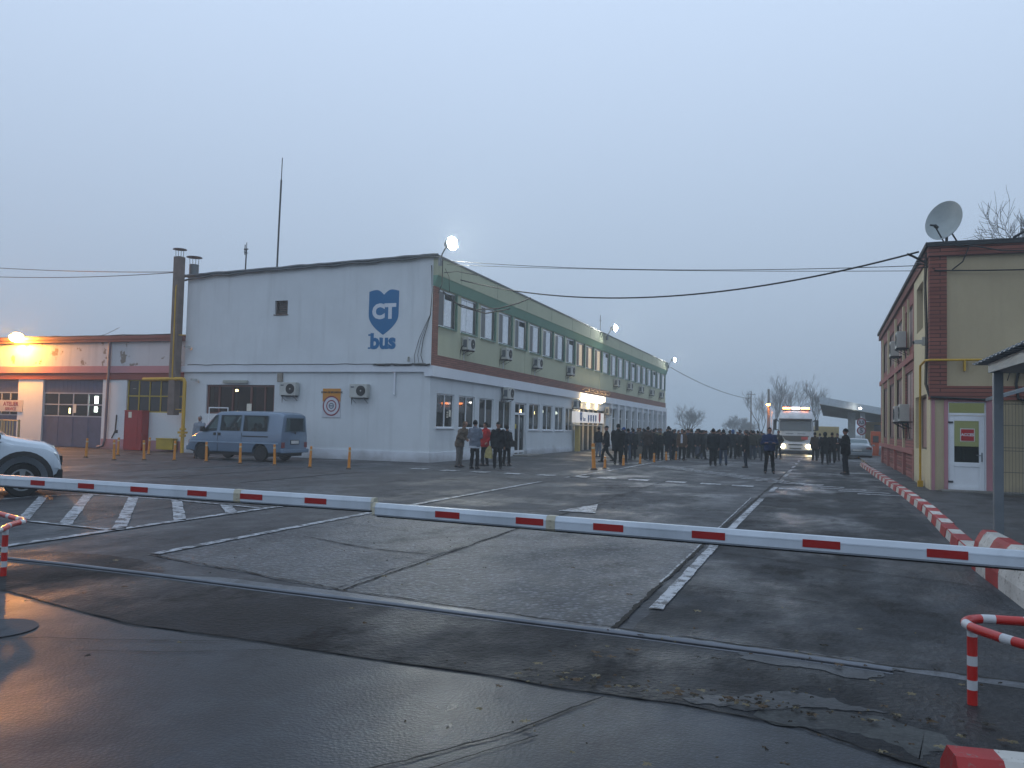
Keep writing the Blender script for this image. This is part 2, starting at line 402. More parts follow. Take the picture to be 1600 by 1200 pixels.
strip_poly('wet_patch', [G(*q) for q in [(1120, 1012), (1230, 1020), (1340, 1036), (1420, 1052), (1330, 1056), (1240, 1046), (1150, 1030)]], Z3, m_wetp, .11, .04, 41)
strip_poly('wet_patch', [G(*q) for q in [(1070, 1096), (1180, 1084), (1300, 1096), (1390, 1116), (1300, 1120), (1180, 1112)]], Z3, m_wetp, .11, .04, 42)
strip_poly('concrete_patch', [G(*q) for q in [(1180, 1104), (1300, 1112), (1400, 1124), (1470, 1150), (1440, 1195), (1400, 1175), (1290, 1140), (1190, 1125)]], Z2+.001, asphalt('pale_concrete', '#33373a', '#4b4f4b', 60, .4, .7, .4, .7, .8, .15, spec=.3, soot=.9), .10, .04, 43)
strip_poly('road_edge_strip', [(-1.5, 6.98), (1.72, 6.5), (1.72, 44), (-1.3, 50)], Z1, m_right, .03, .3, 5)
strip_poly('front_slab', [(-30, 11.6), (-7.31, 5.81), (-6.3, 5.56), (-5.28, 5.33), (-4.05, 5.33), (-2.83, 5.27), (-2.1, 5.28), (-1.65, 5.21), (-.83, 5.22), (-.1, 5.1), (.5, 4.7), (3, 4.2), (6, 3), (6, -12), (-30, -12)], Z1, m_slab, .012, .12, 6)
strip_poly('dark_patch_strip', [(-30, 11.65), (-7.31, 5.86), (-6.3, 5.61), (-5.28, 5.38), (-4.05, 5.38), (-2.83, 5.32), (-2.1, 5.33), (-1.65, 5.26), (-.83, 5.27), (-.1, 5.15), (.5, 4.8), (3, 4.3), (3.2, 6.6), (.4, 6.62), (-.4, 6.70), (-1.41, 6.82), (-2.49, 6.9), (-3.8, 6.98), (-5.25, 7.0), (-6.6, 7.05), (-8.9, 7.1), (-30, 13)], Z2, m_strip, .012, .12, 7)
# pavement beside the right building (raised 0.13)
pv = MB(); pv.box(1.98, 14, 8, 70, -.2, .12); tag(obj('pavement', pv, m_pave), kind='structure')

def ribbon(mb, pts, w, z, jit=0, seed=0, seg=.06, wv=.8):
    P = [Vector(p[:2]) for p in pts]; Q = []
    for a, b in zip(P[:-1], P[1:]):
        n = max(1, int((b-a).length/seg)); Q += [a.lerp(b, j/n) for j in range(n)]
    Q.append(P[-1]); Lf = []; Rt = []
    for i, p in enumerate(Q):
        t = (Q[min(i+1, len(Q)-1)]-Q[max(i-1, 0)]).normalized(); nn = Vector((-t.y, t.x))
        j = nn*(noise.noise(Vector((p.x*1.9, p.y*1.9, seed)))*jit+noise.noise(Vector((p.x*9, p.y*9, seed)))*jit*.55)
        ww = w*(1+wv*noise.noise(Vector((p.x*6, p.y*6, seed+9)))+wv*.9*noise.noise(Vector((p.x*17, p.y*17, seed+2)))) if jit else w
        Lf.append(p+j+nn*ww/2); Rt.append(p+j-nn*ww/2)
    n = len(Q)
    mb.add([(p.x, p.y, z) for p in Lf]+[(p.x, p.y, z) for p in Rt], [(n+i, n+i+1, i+1, i) for i in range(n-1)])
jt = MB()
for pts, w, jit in [([(-4.5, 7.3), (-4.66, 13), (-4.74, 24), (-4.6, 36), (-4.2, 60)], .024, .03), ([(-1.66, 6.95), (-1.66, 12.7), (-1.5, 30), (-1.35, 58)], .045, .03),
                    ([(-7.7, 8.1), (-4.55, 7.33), (-3.4, 7.15), (-1.67, 6.98), (-.91, 6.9), (.47, 6.75), (1.6, 6.7)], .022, .05),
                    ([(-12, 7.0), (-7.31, 5.84), (-6.3, 5.59), (-5.28, 5.36), (-4.05, 5.36), (-2.83, 5.30), (-2.1, 5.31), (-1.65, 5.24), (-.83, 5.25), (-.1, 5.13), (.5, 4.8)], .013, .05),
                    ([(-9.6, 24.6), (-1.5, 22.0)], .05, .05), ([(-1.5, 22), (1.7, 21.6)], .03, .05), ([(-8, 17.3), (-1.6, 16.0)], .03, .05),
                    ([(-16, 17), (-8, 17.6)], .012, .15), ([(-5.0, 4.6), (-4.3, 4.9), (-3.72, 5.25)], .009, .03), ([(-7.5, 4.1), (-5.6, 4.7), (-4.05, 5.35)], .010, .04),
                    ([(-2.3, 3.3), (-1.6, 4.4), (-1.3, 5.2)], .014, .03), ([(-2.1, 3.3), (-1.45, 4.4)], .012, .03), ([(-6.9, 10.3), (-5.6, 9.8), (-4.66, 9.75)], .03, .03), ([(-7.4, 12), (-6, 11.6)], .02, .04),
                    ([(-1.5, 11.9), (1.7, 10.6)], .022, .06), ([(-1.5, 9.2), (0, 8.9)], .016, .06), ([(-13.5, 11.2), (-11, 11.3), (-8, 13.2)], .02, .1), ([(-12, 28.5), (-5, 27.8), (1, 27)], .03, .1)]:
    ribbon(jt, pts, w, Z3+.001, jit, 3)
tag(obj('pavement_joints', jt.mesh('joints', m_joint, fix=False), None), kind='structure')
strip_poly('concrete_margin', [(-6.6, 7.1), (-5.25, 7.02), (-3.82, 6.96), (-2.49, 6.87), (-1.41, 6.82), (-.4, 6.74), (.45, 6.64), (1.6, 6.5), (1.6, 6.66), (.47, 6.75), (-.91, 6.92), (-1.67, 6.96), (-3.4, 7.12), (-4.55, 7.24), (-6.0, 7.3)], Z2+.002, asphalt('margin_concrete', '#4e545b', '#646b73', 60, .4, .5, .3, .6, .8, .1, spec=.42), .015, .1, 31)
mh = MB(); mh.add([(-6.1+.33*math.cos(2*PI*j/40), 4.78+.33*math.sin(2*PI*j/40), Z2+.004) for j in range(40)], [tuple(range(40))]); mh.add([(-6.1+.12*math.cos(2*PI*j/30), 4.78+.12*math.sin(2*PI*j/30), Z3+.002) for j in range(30)], [tuple(range(30))])
tag(obj('manhole', mh.mesh('manhole', mat('manhole_iron', '#31363d', .7, .2, bmp=.4, bs=30), fix=False), None), kind='structure')
# gate rail set in the road
rl = MB()
rp_ = [(-12, 7.35), (-8.93, 7.08), (-7.97, 7.1), (-6.59, 7.06), (-5.25, 6.98), (-3.82, 6.92), (-2.49, 6.83), (-1.41, 6.78), (-.4, 6.7), (.45, 6.6)]
rl.tube([(x, y, .016) for x, y in rp_], .024, 8); rl.tube([(x, y-.07, .006) for x, y in rp_], .010, 6)
m_rail = mat('worn_steel_rail', '#6a6f76', .35, .85, dirt=.3)
tag(obj('gate_rail', rl, m_rail, smooth=60, loc=(-5, 7, 0)), 'worn steel gate rail set across the road in front of the barrier arms', 'rail')

# painted markings
pm = MB()
def line(pts, w, seed=1): ribbon(pm, pts, w, Z4, .012, seed, .1, .12)
line([(-9.75, 5.2), (-9.7, 7.6), (-9.78, 9.57), (-9.85, 13.17), (-9.7, 15.2)], .15)
line([(-7.68, 8.15), (-7.83, 13.85)], .14); line([(-7.84, 14.1), (-7.9, 23.6)], .14); line([(-7.85, 26), (-7.69, 30)], .14); line([(-7.7, 31), (-7.64, 52)], .14)
line([(-1.47, 7.85), (-1.5, 12.6), (-1.46, 21.5)], .125); line([(-1.68, 9.2), (-1.72, 21.5)], .025)
for k in range(9): line([(-1.40, 24+k*4.0), (-1.37, 26.0+k*4.0)], .13)
for a, b in [((-30, 784), (60, 776)), ((60, 776), (135, 773)), ((135, 773), (262, 781)), ((262, 781), (410, 795)), ((33, 814), (100, 821)), ((100, 821), (182, 830))]: line([G(*a), G(*b)], .10)
for a, b, w in [((68, 777), (36, 813), .17), ((138, 774), (102, 820), .19), ((209, 777), (186, 828), .19), ((276, 782), (281, 814), .19), ((352, 789), (362, 802), .2)]: line([G(*a), G(*b)], w)
sq = [(-13.68, 27.12), (-12.38, 26.9), (-11.2, 26.86), (-9.93, 26.75), (-8.76, 26.75), (-7.6, 26.72), (-6.67, 26.7), (-5.56, 26.5), (-4.36, 26.3), (-3.27, 26.1), (-2.31, 25.9), (-.95, 25.5)]
for x, y in sq: pm.hexa([(x-.3, y-.28, Z4-.002), (x+.32, y-.3, Z4-.002), (x+.3, y+.3, Z4-.002), (x-.32, y+.32, Z4-.002)], [(x-.3, y-.28, Z4), (x+.32, y-.3, Z4), (x+.3, y+.3, Z4), (x-.32, y+.32, Z4)])
for k in range(12): 
    x = -7.2+k*.5; y = 36.5-k*.75; line([(x, y), (x+1.6, y-.5)], .28)
for k in range(5):
    x = -1.1+k*.48; y = 28.2-k*.85; line([(x, y), (x+1.05+.1*k, y-.1)], .3)
ar = [G(872, 799), G(930, 803), G(934, 789)]
pm.add([(p[0], p[1], Z4) for p in ar], [(0, 1, 2)])
tag(obj('road_markings', pm.mesh('wm', m_wline, fix=False), None), kind='structure')
ym = MB()
for a, b in [((-14.4, 18.2), (-14.35, 24.6)), ((-17.2, 18), (-17.0, 24)), ((-19.8, 19.5), (-19.4, 25)), ((-22.3, 21), (-21.9, 25.4)), ((-10.5, 33), (-8.6, 32.6)), ((-26, 22), (-22, 22.5))]: ribbon(ym, [a, b], .1, Z4, .02, 4, .2, .2)
tag(obj('yellow_markings', ym.mesh('ym', m_yline, fix=False), None), kind='structure')

# fallen leaves: uncountable litter
lv = MB(); rl_ = random.Random(11)
def leaf(x, y, s):
    a = rl_.uniform(0, 2*PI); n = 9; z = .03 + rl_.uniform(0, .01); pts = [(x, y, z+rl_.uniform(0, .012))]
    for j in range(n*2):
        r_ = s*(1 if j % 2 else .55)*rl_.uniform(.75, 1.1); t = a+2*PI*j/(2*n)
        pts.append((x+r_*math.cos(t), y+.8*r_*math.sin(t), z-.006+rl_.uniform(0, .014)))
    lv.mi = rl_.randrange(3); lv.add(pts, [(0, 1+j, 1+(j+1) % (2*n)) for j in range(2*n)])
for _ in range(280):
    t = rl_.random()
    if t < .45: x = rl_.gauss(-.6, .7); y = 5.3-.02*x+abs(rl_.gauss(0, .12))
    elif t < .78: x = rl_.uniform(-2.0, 1.4); y = rl_.uniform(4.2, 6.8)
    else: x = rl_.uniform(-8, 1.5); y = rl_.uniform(4, 13)
    leaf(x, y, .008+.04*rl_.random()**2.2)
for x, y, s in [(G(1545, 1140).x, G(1545, 1140).y, .055), (G(1378, 1183).x, G(1378, 1183).y, .035), (G(1090, 960).x, G(1090, 960).y, .05), (G(990, 1022).x, G(990, 1022).y, .07), (G(670, 886).x, G(670, 886).y, .05), (G(168, 885).x, G(168, 885).y, .06)]: leaf(x, y, s)
tag(obj('fallen_leaves', lv.mesh('lv', [mat('leaf_brown', '#4e3f2c', .8), mat('leaf_tan', '#6f6750', .8), mat('leaf_dark', '#2e2a22', .8)], fix=False), None), 'scattered brown fallen leaves on the wet asphalt', 'leaves', kind='stuff')

# ================================================================= MAIN BUILDING (long white and green block)
X0, Y0, YE, XL = -15.55, 31.63, 86.5, -28.5
def zf(y): return -0.0065*(y-Y0)
def fb(mb, x0, x1, y0, y1, z0, z1):
    a, b = zf(y0), zf(y1)
    return mb.hexa([(x0, y0, z0+a), (x1, y0, z0+a), (x1, y1, z0+b), (x0, y1, z0+b)], [(x0, y0, z1+a), (x1, y0, z1+a), (x1, y1, z1+b), (x0, y1, z1+b)])
def pieces(u0, u1, z0, z1, holes):
    us = sorted({u0, u1}.union(*[{h[0], h[1]} for h in holes])) if holes else [u0, u1]; out = []
    for a, b in zip(us[:-1], us[1:]):
        c = (a+b)/2; hs = sorted([h for h in holes if h[0] < c < h[1]], key=lambda h: h[2]); z = z0
        for h in hs:
            if h[2] > z+1e-4: out.append((a, b, z, h[2]))
            z = h[3]
        if z < z1-1e-4: out.append((a, b, z, z1))
    return out
B = thing('office_building', 'long two-storey building, white below, pale green above, blue shield emblem on its gable', 'building', (X0, Y0, 0))
up_w = [(32.2+2.362*k, 34.0+2.362*k) for k in range(23)]
lo_w = [(32.3, 34.1), (34.62, 36.45), (37.0, 38.85), (39.55, 41.35), (44.2, 46.05), (46.65, 48.5), (49.0, 50.8), (51.25, 53.0)]
doorh = (41.95, 43.75, .08, 2.92)
# facade ground storey
w = MB(); holes = [(a, b, 1.47, 2.95) for a, b in lo_w]+[doorh, (54.6, 61.6, 0.0, 3.0)]
bays = [(63.1+2.36*k, 65.1+2.36*k) for k in range(10)]
holes += [(a, b, .45, 3.3) for a, b in bays]
for a, b, c, d in pieces(Y0+.3, YE, -.4, 3.62, holes): fb(w, X0-.3, X0, a, b, c, d)
obj('ground_floor_wall', w, m_white, B)
w = MB(); fb(w, X0+.003, X0+.05, Y0-.05, 41.85, -.4, .42); fb(w, X0+.003, X0+.05, 43.85, 54.4, -.4, .42); fb(w, X0+.003, X0+.05, 61.8, YE, -.4, .38)
w.box(XL, X0+.003, Y0-.05, Y0-.003, -.2, .42); obj('plinth', w, m_whiteband, B)
w = MB(); fb(w, X0-.25, X0+.16, Y0-.12, YE+.1, 3.62, 4.07); w.box(XL-.1, X0-.25, Y0-.12, Y0, 3.8, 4.08); obj('belt_course', w, m_whiteband, B)
# brick band and corner
w = MB(); fb(w, X0-.2, X0+.06, Y0+.02, YE, 4.07, 4.56); fb(w, X0-.2, X0+.06, Y0+.02, Y0+.5, 4.56, 7.45); obj('brick_band', w, m_brickf, B)
# upper wall
w = MB(); uh = [(a, b, 5.8, 7.42) for a, b in up_w]
for a, b, c, d in pieces(Y0+.5, YE, 4.56, 7.6, uh): fb(w, X0-.3, X0, a, b, c, d)
for y in [43.3, 59.6]: fb(w, X0, X0+.02, y, y+.03, 4.57, 5.8)
obj('upper_wall', w, m_pale, B)
w = MB(); 
a, b = zf(Y0), zf(YE)
for y0, y1 in [(Y0, YE)]:
    a, b = zf(y0), zf(y1)
    w.hexa([(X0+.002, y0, 7.47+a), (X0+.06, y0, 7.46+a), (X0+.06, y1, 7.46+b), (X0+.002, y1, 7.47+b)], [(X0+.002, y0, 7.9+a), (X0+.22, y0, 7.9+a), (X0+.22, y1, 7.9+b), (X0+.002, y1, 7.9+b)])
obj('green_band', w, m_green, B)
w = MB(); fb(w, X0+.002, X0+.24, Y0, YE, 7.9, 8.66); fb(w, X0-.3, X0-.002, Y0+.31, YE, 7.6, 8.6); obj('parapet', w, m_pale2, B)
w = MB(); fb(w, X0-.25, X0+.28, Y0-.05, YE+.05, 8.66, 8.74); obj('parapet_coping', w, m_coping, B)
w = MB(); rr = random.Random(5)
for k in range(12):
    y = 34+k*4.4; fb(w, X0+.24, X0+.246, y, y+.02, 7.9, 8.66)
obj('parapet_joints', w, mat('joint_grey_green', '#55604f', .9), B)  # joint strips in one dark grey-green colour
# gable
def gz(x): return 8.33+(x-XL)/(X0-XL)*.35
w = MB(); gh = [(-23.49, -22.8, 6.42, 7.05), (-27.16, -23.35, 1.86, 3.21)]
for a, b, c, d in pieces(XL, X0, -.2, 8, gh):
    if d == 8: w.hexa([(a, Y0, c), (b, Y0, c), (b, Y0+.3, c), (a, Y0+.3, c)], [(a, Y0, gz(a)), (b, Y0, gz(b)), (b, Y0+.3, gz(b)), (a, Y0+.3, gz(a))])
    else: w.box(a, b, Y0, Y0+.3, c, d)
obj('gable_wall', w, m_white, B)
w = MB(); w.box(XL, XL+.3, Y0+.3, YE, -.2, 8.2); w.box(XL, X0-.3, YE-.3, YE, -.6, 7.9); obj('rear_wall', w, m_white, B)
# roof: sheet and a rough edge roll along the gable
w = MB(); w.add([(XL-.2, Y0-.12, gz(XL)+.02), (X0+.1, Y0-.12, gz(X0)+.02), (X0+.1, YE, gz(X0)+zf(YE)), (XL-.2, YE, gz(XL)+zf(YE))], [(0, 1, 2, 3)])
obj('roof', w, m_coping, B)
w = MB(); n = 60
for lay, (dz, r) in enumerate([(.06, .07), (-.03, .045)]):
    P = []
    for i in range(n+1):
        x = XL-.2+(X0+.25-XL+.2)*i/n; s = noise.noise(Vector((x*1.1, lay*7, 0)))*.035+noise.noise(Vector((x*3.1, lay, 4)))*.015
        P.append((x, Y0-.1-.03*lay, gz(x)+dz+s*(1+lay)-(.12*math.exp(-(x-XL)*1.0) if lay else 0)))
    w.tube(P, r, 6)
obj('roof_edge', w, m_coping, B, smooth=60)
w = MB(); P = [(-28.2+.26*i, Y0-.14, 4.13+.03*noise.noise(Vector((i*.35, 0, 0)))) for i in range(49)]; w.tube(P, .022, 5)
P = [(-18.2+.1*i, Y0-.16, 4.10+.05*noise.noise(Vector((i*.5, 5, 0)))) for i in range(28)]; w.tube(P, .04, 5)
obj('wall_cable', w, m_cable, B)
# inner walls and floors (seen dark through the panes)
w = MB(); w.box(X0-4.2, X0-4.1, Y0+.3, YE-.3, -.3, 8.0); fb(w, X0-4.1, X0-.3, Y0+.3, YE-.3, 3.7, 3.9); w.box(X0-4.1, X0-.3, Y0+.3, YE-.3, -.25, -.2); w.box(-28, X0-4.3, Y0+3.3, Y0+3.4, -.1, 8); w.box(-28, X0-4.3, Y0+.3, Y0+3.3, 3.75, 3.85)
for k in range(5): w.box(X0-4.1, X0-.3, Y0+11*(k+1), Y0+11*(k+1)+.1, -.2, 7.9)
obj('inner_wall', w, m_dark, B)
# windows upstairs
def win_frame(mb, x, y0, y1, z0, z1, t=.05, d=.05, mull=None):
    f = zf((y0+y1)/2)
    mb.box(x, x+d, y0, y0+t, z0+f, z1+f); mb.box(x, x+d, y1-t, y1, z0+f, z1+f); mb.box(x, x+d, y0+t, y1-t, z0+f, z0+t+f); mb.box(x, x+d, y0+t, y1-t, z1-t+f, z1+f)
    for m in (mull or []): mb.box(x+.002, x+d-.002, m-t/2, m+t/2, z0+t+f, z1-t+f)
m_glassu = glass('clear_glass', (.04, .05, .055), .9)
m_litblind = emis('lit_curtain', (1.0, .72, .42), .33); m_litblind.node_tree.nodes['Principled BSDF'].inputs['Base Color'].default_value = (.5, .42, .32, 1)
XW = X0+.07
for k, (a, b) in enumerate(up_w):
    f = zf(a); lit = k in (9, 10, 11); w = MB(); win_frame(w, XW-.14, a, b, 5.82, 7.4, .06, .06, [a+.62 if k not in (1, 12) else (a+b)/2-.1])
    wo_ = obj('window', w, m_pvc, B)
    w = MB(); w.box(XW-.13, XW-.12, a+.06, b-.06, 5.88+f, 7.34+f); obj('pane', w, m_glassu, wo_)
    w = MB(); e = b-.42 if k % 3 else b-.5
    w.box(XW-.085, XW-.065, a+.62+.02*(k % 2), e, 5.9+f, 7.3+f-(.0 if k % 4 else .25))
    if k in (1, 12): w.box(XW-.085, XW-.065, a+.08, a+.58, 5.9+f, 7.3+f)
    obj('blind', w, m_litblind if lit else m_blind, wo_)
    w = MB(); w.box(XW-.10, XW-.075, e+.02, b-.14, 5.86+f, 7.36+f)
    if k not in (1, 12): w.box(XW-.115, XW-.095, a+.05, a+.58, 5.85+f, 7.38+f)
    obj('sash', w, m_panel if not lit else mat('lit_sash', '#4a382c', .5), wo_)
    w = MB(); w.box(XW-.06, XW+.05, b-.11, b-.03, 5.82+f, 7.42+f); w.box(XW-.03, XW+.03, a-.02, b+.02, 5.77+f, 5.82+f); obj('sill', w, m_greenf if k % 1 == 0 else m_pvc, wo_)
# windows downstairs
m_lampw = emis('warm_bulb', (1, .58, .24), 26); m_lampc = emis('white_bulb', (1, .9, .75), 20)
for k, (a, b) in enumerate(lo_w):
    f = zf(a); w = MB(); win_frame(w, X0-.12, a, b, 1.47, 2.95, .055, .07, [(a+b)/2]); wo_ = obj('window', w, m_pvc, B)
    w = MB(); w.box(X0-.1, X0-.09, a+.05, b-.05, 1.52+f, 2.9+f); obj('pane', w, m_glassd if k < 3 else m_glass, wo_)
    w = MB()
    for j in range(8): w.box(X0-.30, X0-.285, a+.06+j*.22, a+.06+j*.22+.11, 1.5+f, 2.92+f)
    obj('vertical_blind', w, mat('dark_blind', '#262c2e', .8), wo_)
    w = MB(); w.box(X0-.02, X0+.07, a-.05, b+.05, 1.42+f, 1.47+f); obj('sill', w, m_whiteband, wo_)
w = MB(); w.box(X0+.0, X0+.004, 33.55, 33.75, 1.95, 2.25); 
for i in range(3): w.box(X0-.084, X0-.08, 33.5, 33.68, 1.9+i*.1, 1.98+i*.1)
obj('paper_notice', w, mat('paper', '#c9c6b8', .8), B)
for (y, z, m_, nm) in [(45.4, 2.55, m_lampw, 'first'+' (right of the side door)'), (47.6, 2.5, m_lampw, 'second (right of the side door)'), (52.0, 2.6, m_lampc, 'last small (left of the porch)'), (38.2, 2.75, m_lampc, 'third (from the corner)'), (40.6, 2.72, m_lampw, 'fourth (from the corner)'), (49.2, 2.62, m_lampc, 'third (right of the side door)'), (63.9, 3.2, m_lampc, 'tall (right of the porch)')]:
    w = MB(); w.sphere((X0-.9, y, z+zf(y)), (.10, .12, .10), 10, 6); w.mi = 1; w.cyl((X0-.9, y, z+zf(y)+.1), (X0-.9, y, 3.4+zf(y)), .01, 5); l = obj('ceiling_lamp', w, [m_, m_dmetal], None, smooth=60, loc=(X0-.9, y, 3.4))
    tag(l, 'small lit lamp glowing behind the '+nm+' ground floor window', 'lamp', 'lamps behind the ground floor windows')
# side door
a, b, c, d = doorh; w = MB()
for y0, y1 in [(a, (a+b)/2-.03), ((a+b)/2+.03, b)]:
    pass
win_frame(w, X0-.15, a, b, c, d, .07, .08, [(a+b)/2]); w.box(X0-.148, X0-.072, a+.07, b-.07, 2.2, 2.32)
w.box(X0-.145, X0-.075, a+.07, b-.07, c+.07, c+.2); dr = obj('door', w, m_pvc, B)
w = MB(); w.box(X0-.12, X0-.11, a+.14, (a+b)/2-.1, c+.2, 2.15); w.box(X0-.12, X0-.11, (a+b)/2+.1, b-.14, c+.2, 2.15); w.box(X0-.12, X0-.11, a+.12, b-.12, 2.36, 2.84); obj('pane', w, m_glass, dr)
w = MB(); w.tube([(X0-.05, (a+b)/2+.06, .95), (X0+.0, (a+b)/2+.06, .95), (X0+.0, (a+b)/2+.06, 1.25), (X0-.05, (a+b)/2+.06, 1.25)], .015, 6); obj('handle', w, m_metal, dr)
w = MB(); w.box(X0-.106, X0-.102, a+.2, a+.5, 1.45, 1.7); obj('notice', w, mat('yellow_sticker', '#b5a830', .6), dr)
w = MB(); w.box(X0+.05, X0+.9, a-.35, b+.4, -.1, .07); obj('door_step', w, m_concrete, B, bevel=.01)
# glazed far end with pilasters
for k, (a, b) in enumerate(bays):
    f = zf(a); w = MB(); win_frame(w, X0-.2, a, b, .45, 3.3, .06, .07, [(a+b)/2]); w.box(X0-.198, X0-.132, a+.06, b-.06, 2.5+f, 2.56+f); wo_ = obj('window', w, m_pvc, B)
    w = MB(); w.box(X0-.17, X0-.16, a+.05, b-.05, .5+f, 3.25+f); obj('pane', w, m_glass, wo_)
    w = MB(); w.box(X0-.4, X0-.38, a+.1+(k % 3)*.2, b-.2, .5+f, 3.25+f); obj('curtain', w, mat('grey_curtain', '#7e8c92', .8), wo_)
w = MB()
for k in range(11):
    y = 62.75+2.36*k; fb(w, X0+.003, X0+.17, y, y+.32, -.3, 3.62)
for k in range(11): pass
obj('pilasters', w, m_whiteband, B)
# gable openings
w = MB()
for (a, b, c, d, t) in [(-23.49, -22.8, 6.42, 7.05, .05)]:
    w.box(a, a+t, Y0+.1, Y0+.16, c, d); w.box(b-t, b, Y0+.1, Y0+.16, c, d); w.box(a+t, b-t, Y0+.1, Y0+.16, d-t, d); w.box(a+t, b-t, Y0+.1, Y0+.16, c, c+t); 
    for i in range(6): w.box(a+t, b-t, Y0+.14, Y0+.15, c+.08+i*.09, c+.11+i*.09)
    w.box(a-.05, b+.05, Y0-.03, Y0+.02, c-.05, c-.003)
wo_ = obj('window', w, mat('brown_frame', '#4a3b33', .6), B)
w = MB(); w.box(-23.45, -22.85, Y0+.18, Y0+.19, 6.45, 7.0); obj('pane', w, m_glassd, wo_)
m_brown = mat('brown_wood', '#5a332a', .4, var=.2, vs=2, spec=.6)
w = MB()
for x0_, x1_ in [(-27.16, -27.05), (-26.52, -26.42), (-25.75, -25.67), (-24.72, -24.62), (-23.95, -23.87), (-23.45, -23.35)]: w.box(x0_, x1_, Y0+.08, Y0+.16, 1.86, 3.21)
w.box(-27.16, -23.35, Y0+.082, Y0+.158, 3.12, 3.21); w.box(-27.16, -23.35, Y0+.082, Y0+.158, 1.86, 1.94); wo_ = obj('brown_window', w, m_brown, B)
w = MB(); w.box(-27.1, -23.4, Y0+.12, Y0+.13, 1.9, 3.15); obj('pane', w, glass('brown_glass', (.03, .015, .011), .6), wo_)
w = MB(); w.box(-27.0, -25.8, Y0+.35, Y0+.37, 1.9, 3.15); w.box(-24.6, -24.1, Y0+.35, Y0+.37, 1.9, 3.15); obj('curtain', w, mat('brown_curtain', '#8a4c38', .8), wo_)
w = MB(); w.box(-24.88, -24.62, Y0+.055, Y0+.075, 1.95, 2.35); obj('notice', w, mat('paper', '#c9c6b8', .8), wo_)
for x in (-26.1, -24.5):
    w = MB(); w.sphere((x, Y0+.8, 2.98), (.12, .1, .06), 10, 6); w.mi = 1; w.cyl((x, Y0+.8, 3.03), (x, Y0+.8, 3.75), .008, 5)
    tag(obj('ceiling_lamp', w, [m_lampw, m_dmetal], None, smooth=60, loc=(x, Y0+.8, 3.7)), 'small yellow lamp glowing behind the brown gable window, '+('left' if x < -25 else 'right')+' of the two', 'lamp', 'lamps behind the brown window')
# emblem on the gable
m_blue = plaster('emblem_blue', '#1a6596', .12); m_emw = plaster('emblem_white', '#c6cfd8', .1)
cx, cz = -17.87, 6.52; hw, top = .73, .83
pts = [(-hw, top-.07)]
for i in range(7): pts.append((-hw+.0+hw*.5*(i/6)*1.0, top-.06+.07*math.sin(PI*.5*i/6)))
for i in range(1, 7): pts.append((-hw*.5+hw*.5*i/6, top+.01-.22*(i/6)**1.8))
R_ = [(-x, z) for x, z in pts[::-1][1:]]
out = pts+R_
low = [(hw, -.25)]
for i in range(1, 10): t = i/9; low.append((hw*(1-t**1.75) if t < 1 else 0, -.25-.87*t**.92))
out += low+[(-x, z) for x, z in low[::-1][1:]]
w = MB(); w.prism(out, (cx, Y0-.004, cz), (1, 0, 0), (0, 0, 1), (0, -1, 0), .004); em = obj('emblem', w, m_blue, B)
text_on('emblem_letters', 'CT', .86, m_emw, em, (cx+.01, Y0-.0095, cz-.13), '-y', .002, .045)
t_ = text_on('emblem_word', 'bus', .90, m_blue, em, (cx+.0, Y0-.004, 5.10), '-y', .003, .042)
w = MB()   # slab serifs of the word
for x0_, z0_, ww in [(-.72, 5.37, .12), (-.72, 4.80, .10), (-.17, 5.22, .12), (.22, 4.80, .09)]:
    if ww: w.box(cx+x0_, cx+x0_+ww, Y0-.0075, Y0-.002, z0_, z0_+.07)
obj('serifs', w, m_blue, em)

# ---- porch with the shop sign
P_ = thing('entrance_porch', 'lit entrance porch under a white sign box with blue and red shields', 'porch', (X0, 54.5, 0))
m_pl = mat('porch_white', '#c9c4ba', .6); f = zf(57)
w = MB(); w.box(X0+.06, X0+.45, 52.0, 59.0, 1.86+f, 1.92+f); obj('canopy', w, m_pl, P_)
XS = X0+.5; w = MB(); w.box(X0+.25, XS, 51.8, 59.1, 2.05+f, 2.77+f); sg = obj('sign_box', w, emis('lit_sign_white', (1, .90, .78), .38), P_)
def shield(w, y, z, s, h):
    w.prism([(-s, h*.5), (-s*.45, h*.55), (0, h*.42), (s*.45, h*.55), (s, h*.5), (s, -h*.2), (0, -h*.55), (-s, -h*.2)], (XS+.001, y, z+f), (0, 1, 0), (0, 0, 1), (1, 0, 0), .006)
w = MB(); shield(w, 53.1, 2.42, .27, .62); obj('blue_shield', w, mat('shield_blue', '#3a5f94', .5), sg)
for i in range(4): w = MB(); shield(w, 54.95+i*.63, 2.34, .2, .5); obj('blue_shield', w, mat('shield_blue', '#3a5f94', .5), sg)
w = MB(); shield(w, 57.9, 2.42, .27, .7); obj('red_shield', w, mat('shield_red', '#b02428', .5), sg)
text_on('sign_word', 'bus', .42, mat('shield_blue', '', 0), sg, (XS+.004, 53.9, 2.3+f), '+x', .003, .01)
text_on('sign_letters', 'CT', .24, mat('shield_white', '#d8dce2', .5), sg, (XS+.0105, 53.1, 2.46+f), '+x', .003, .01)
for y in (52.9, 58.6): w = MB(); w.box(X0+.15, X0+.42, y, y+.4, -.4, 1.86+f); obj('post', w, mat('post_yellow', '#b09a50', .5) if y < 55 else m_pl, P_)
m_lamp_warm = emis('porch_light', (1, .66, .28), 130.0)
w = MB(); fb(w, X0+.165, X0+.2, 54.3, 60.6, 3.66, 4.02); obj('lamp_spill_panel', w, emis('belt_lamp_spill', (1, .80, .52), 5.0), P_)  # added glowing panel, stands in for lamplight falling on the belt
w = MB()
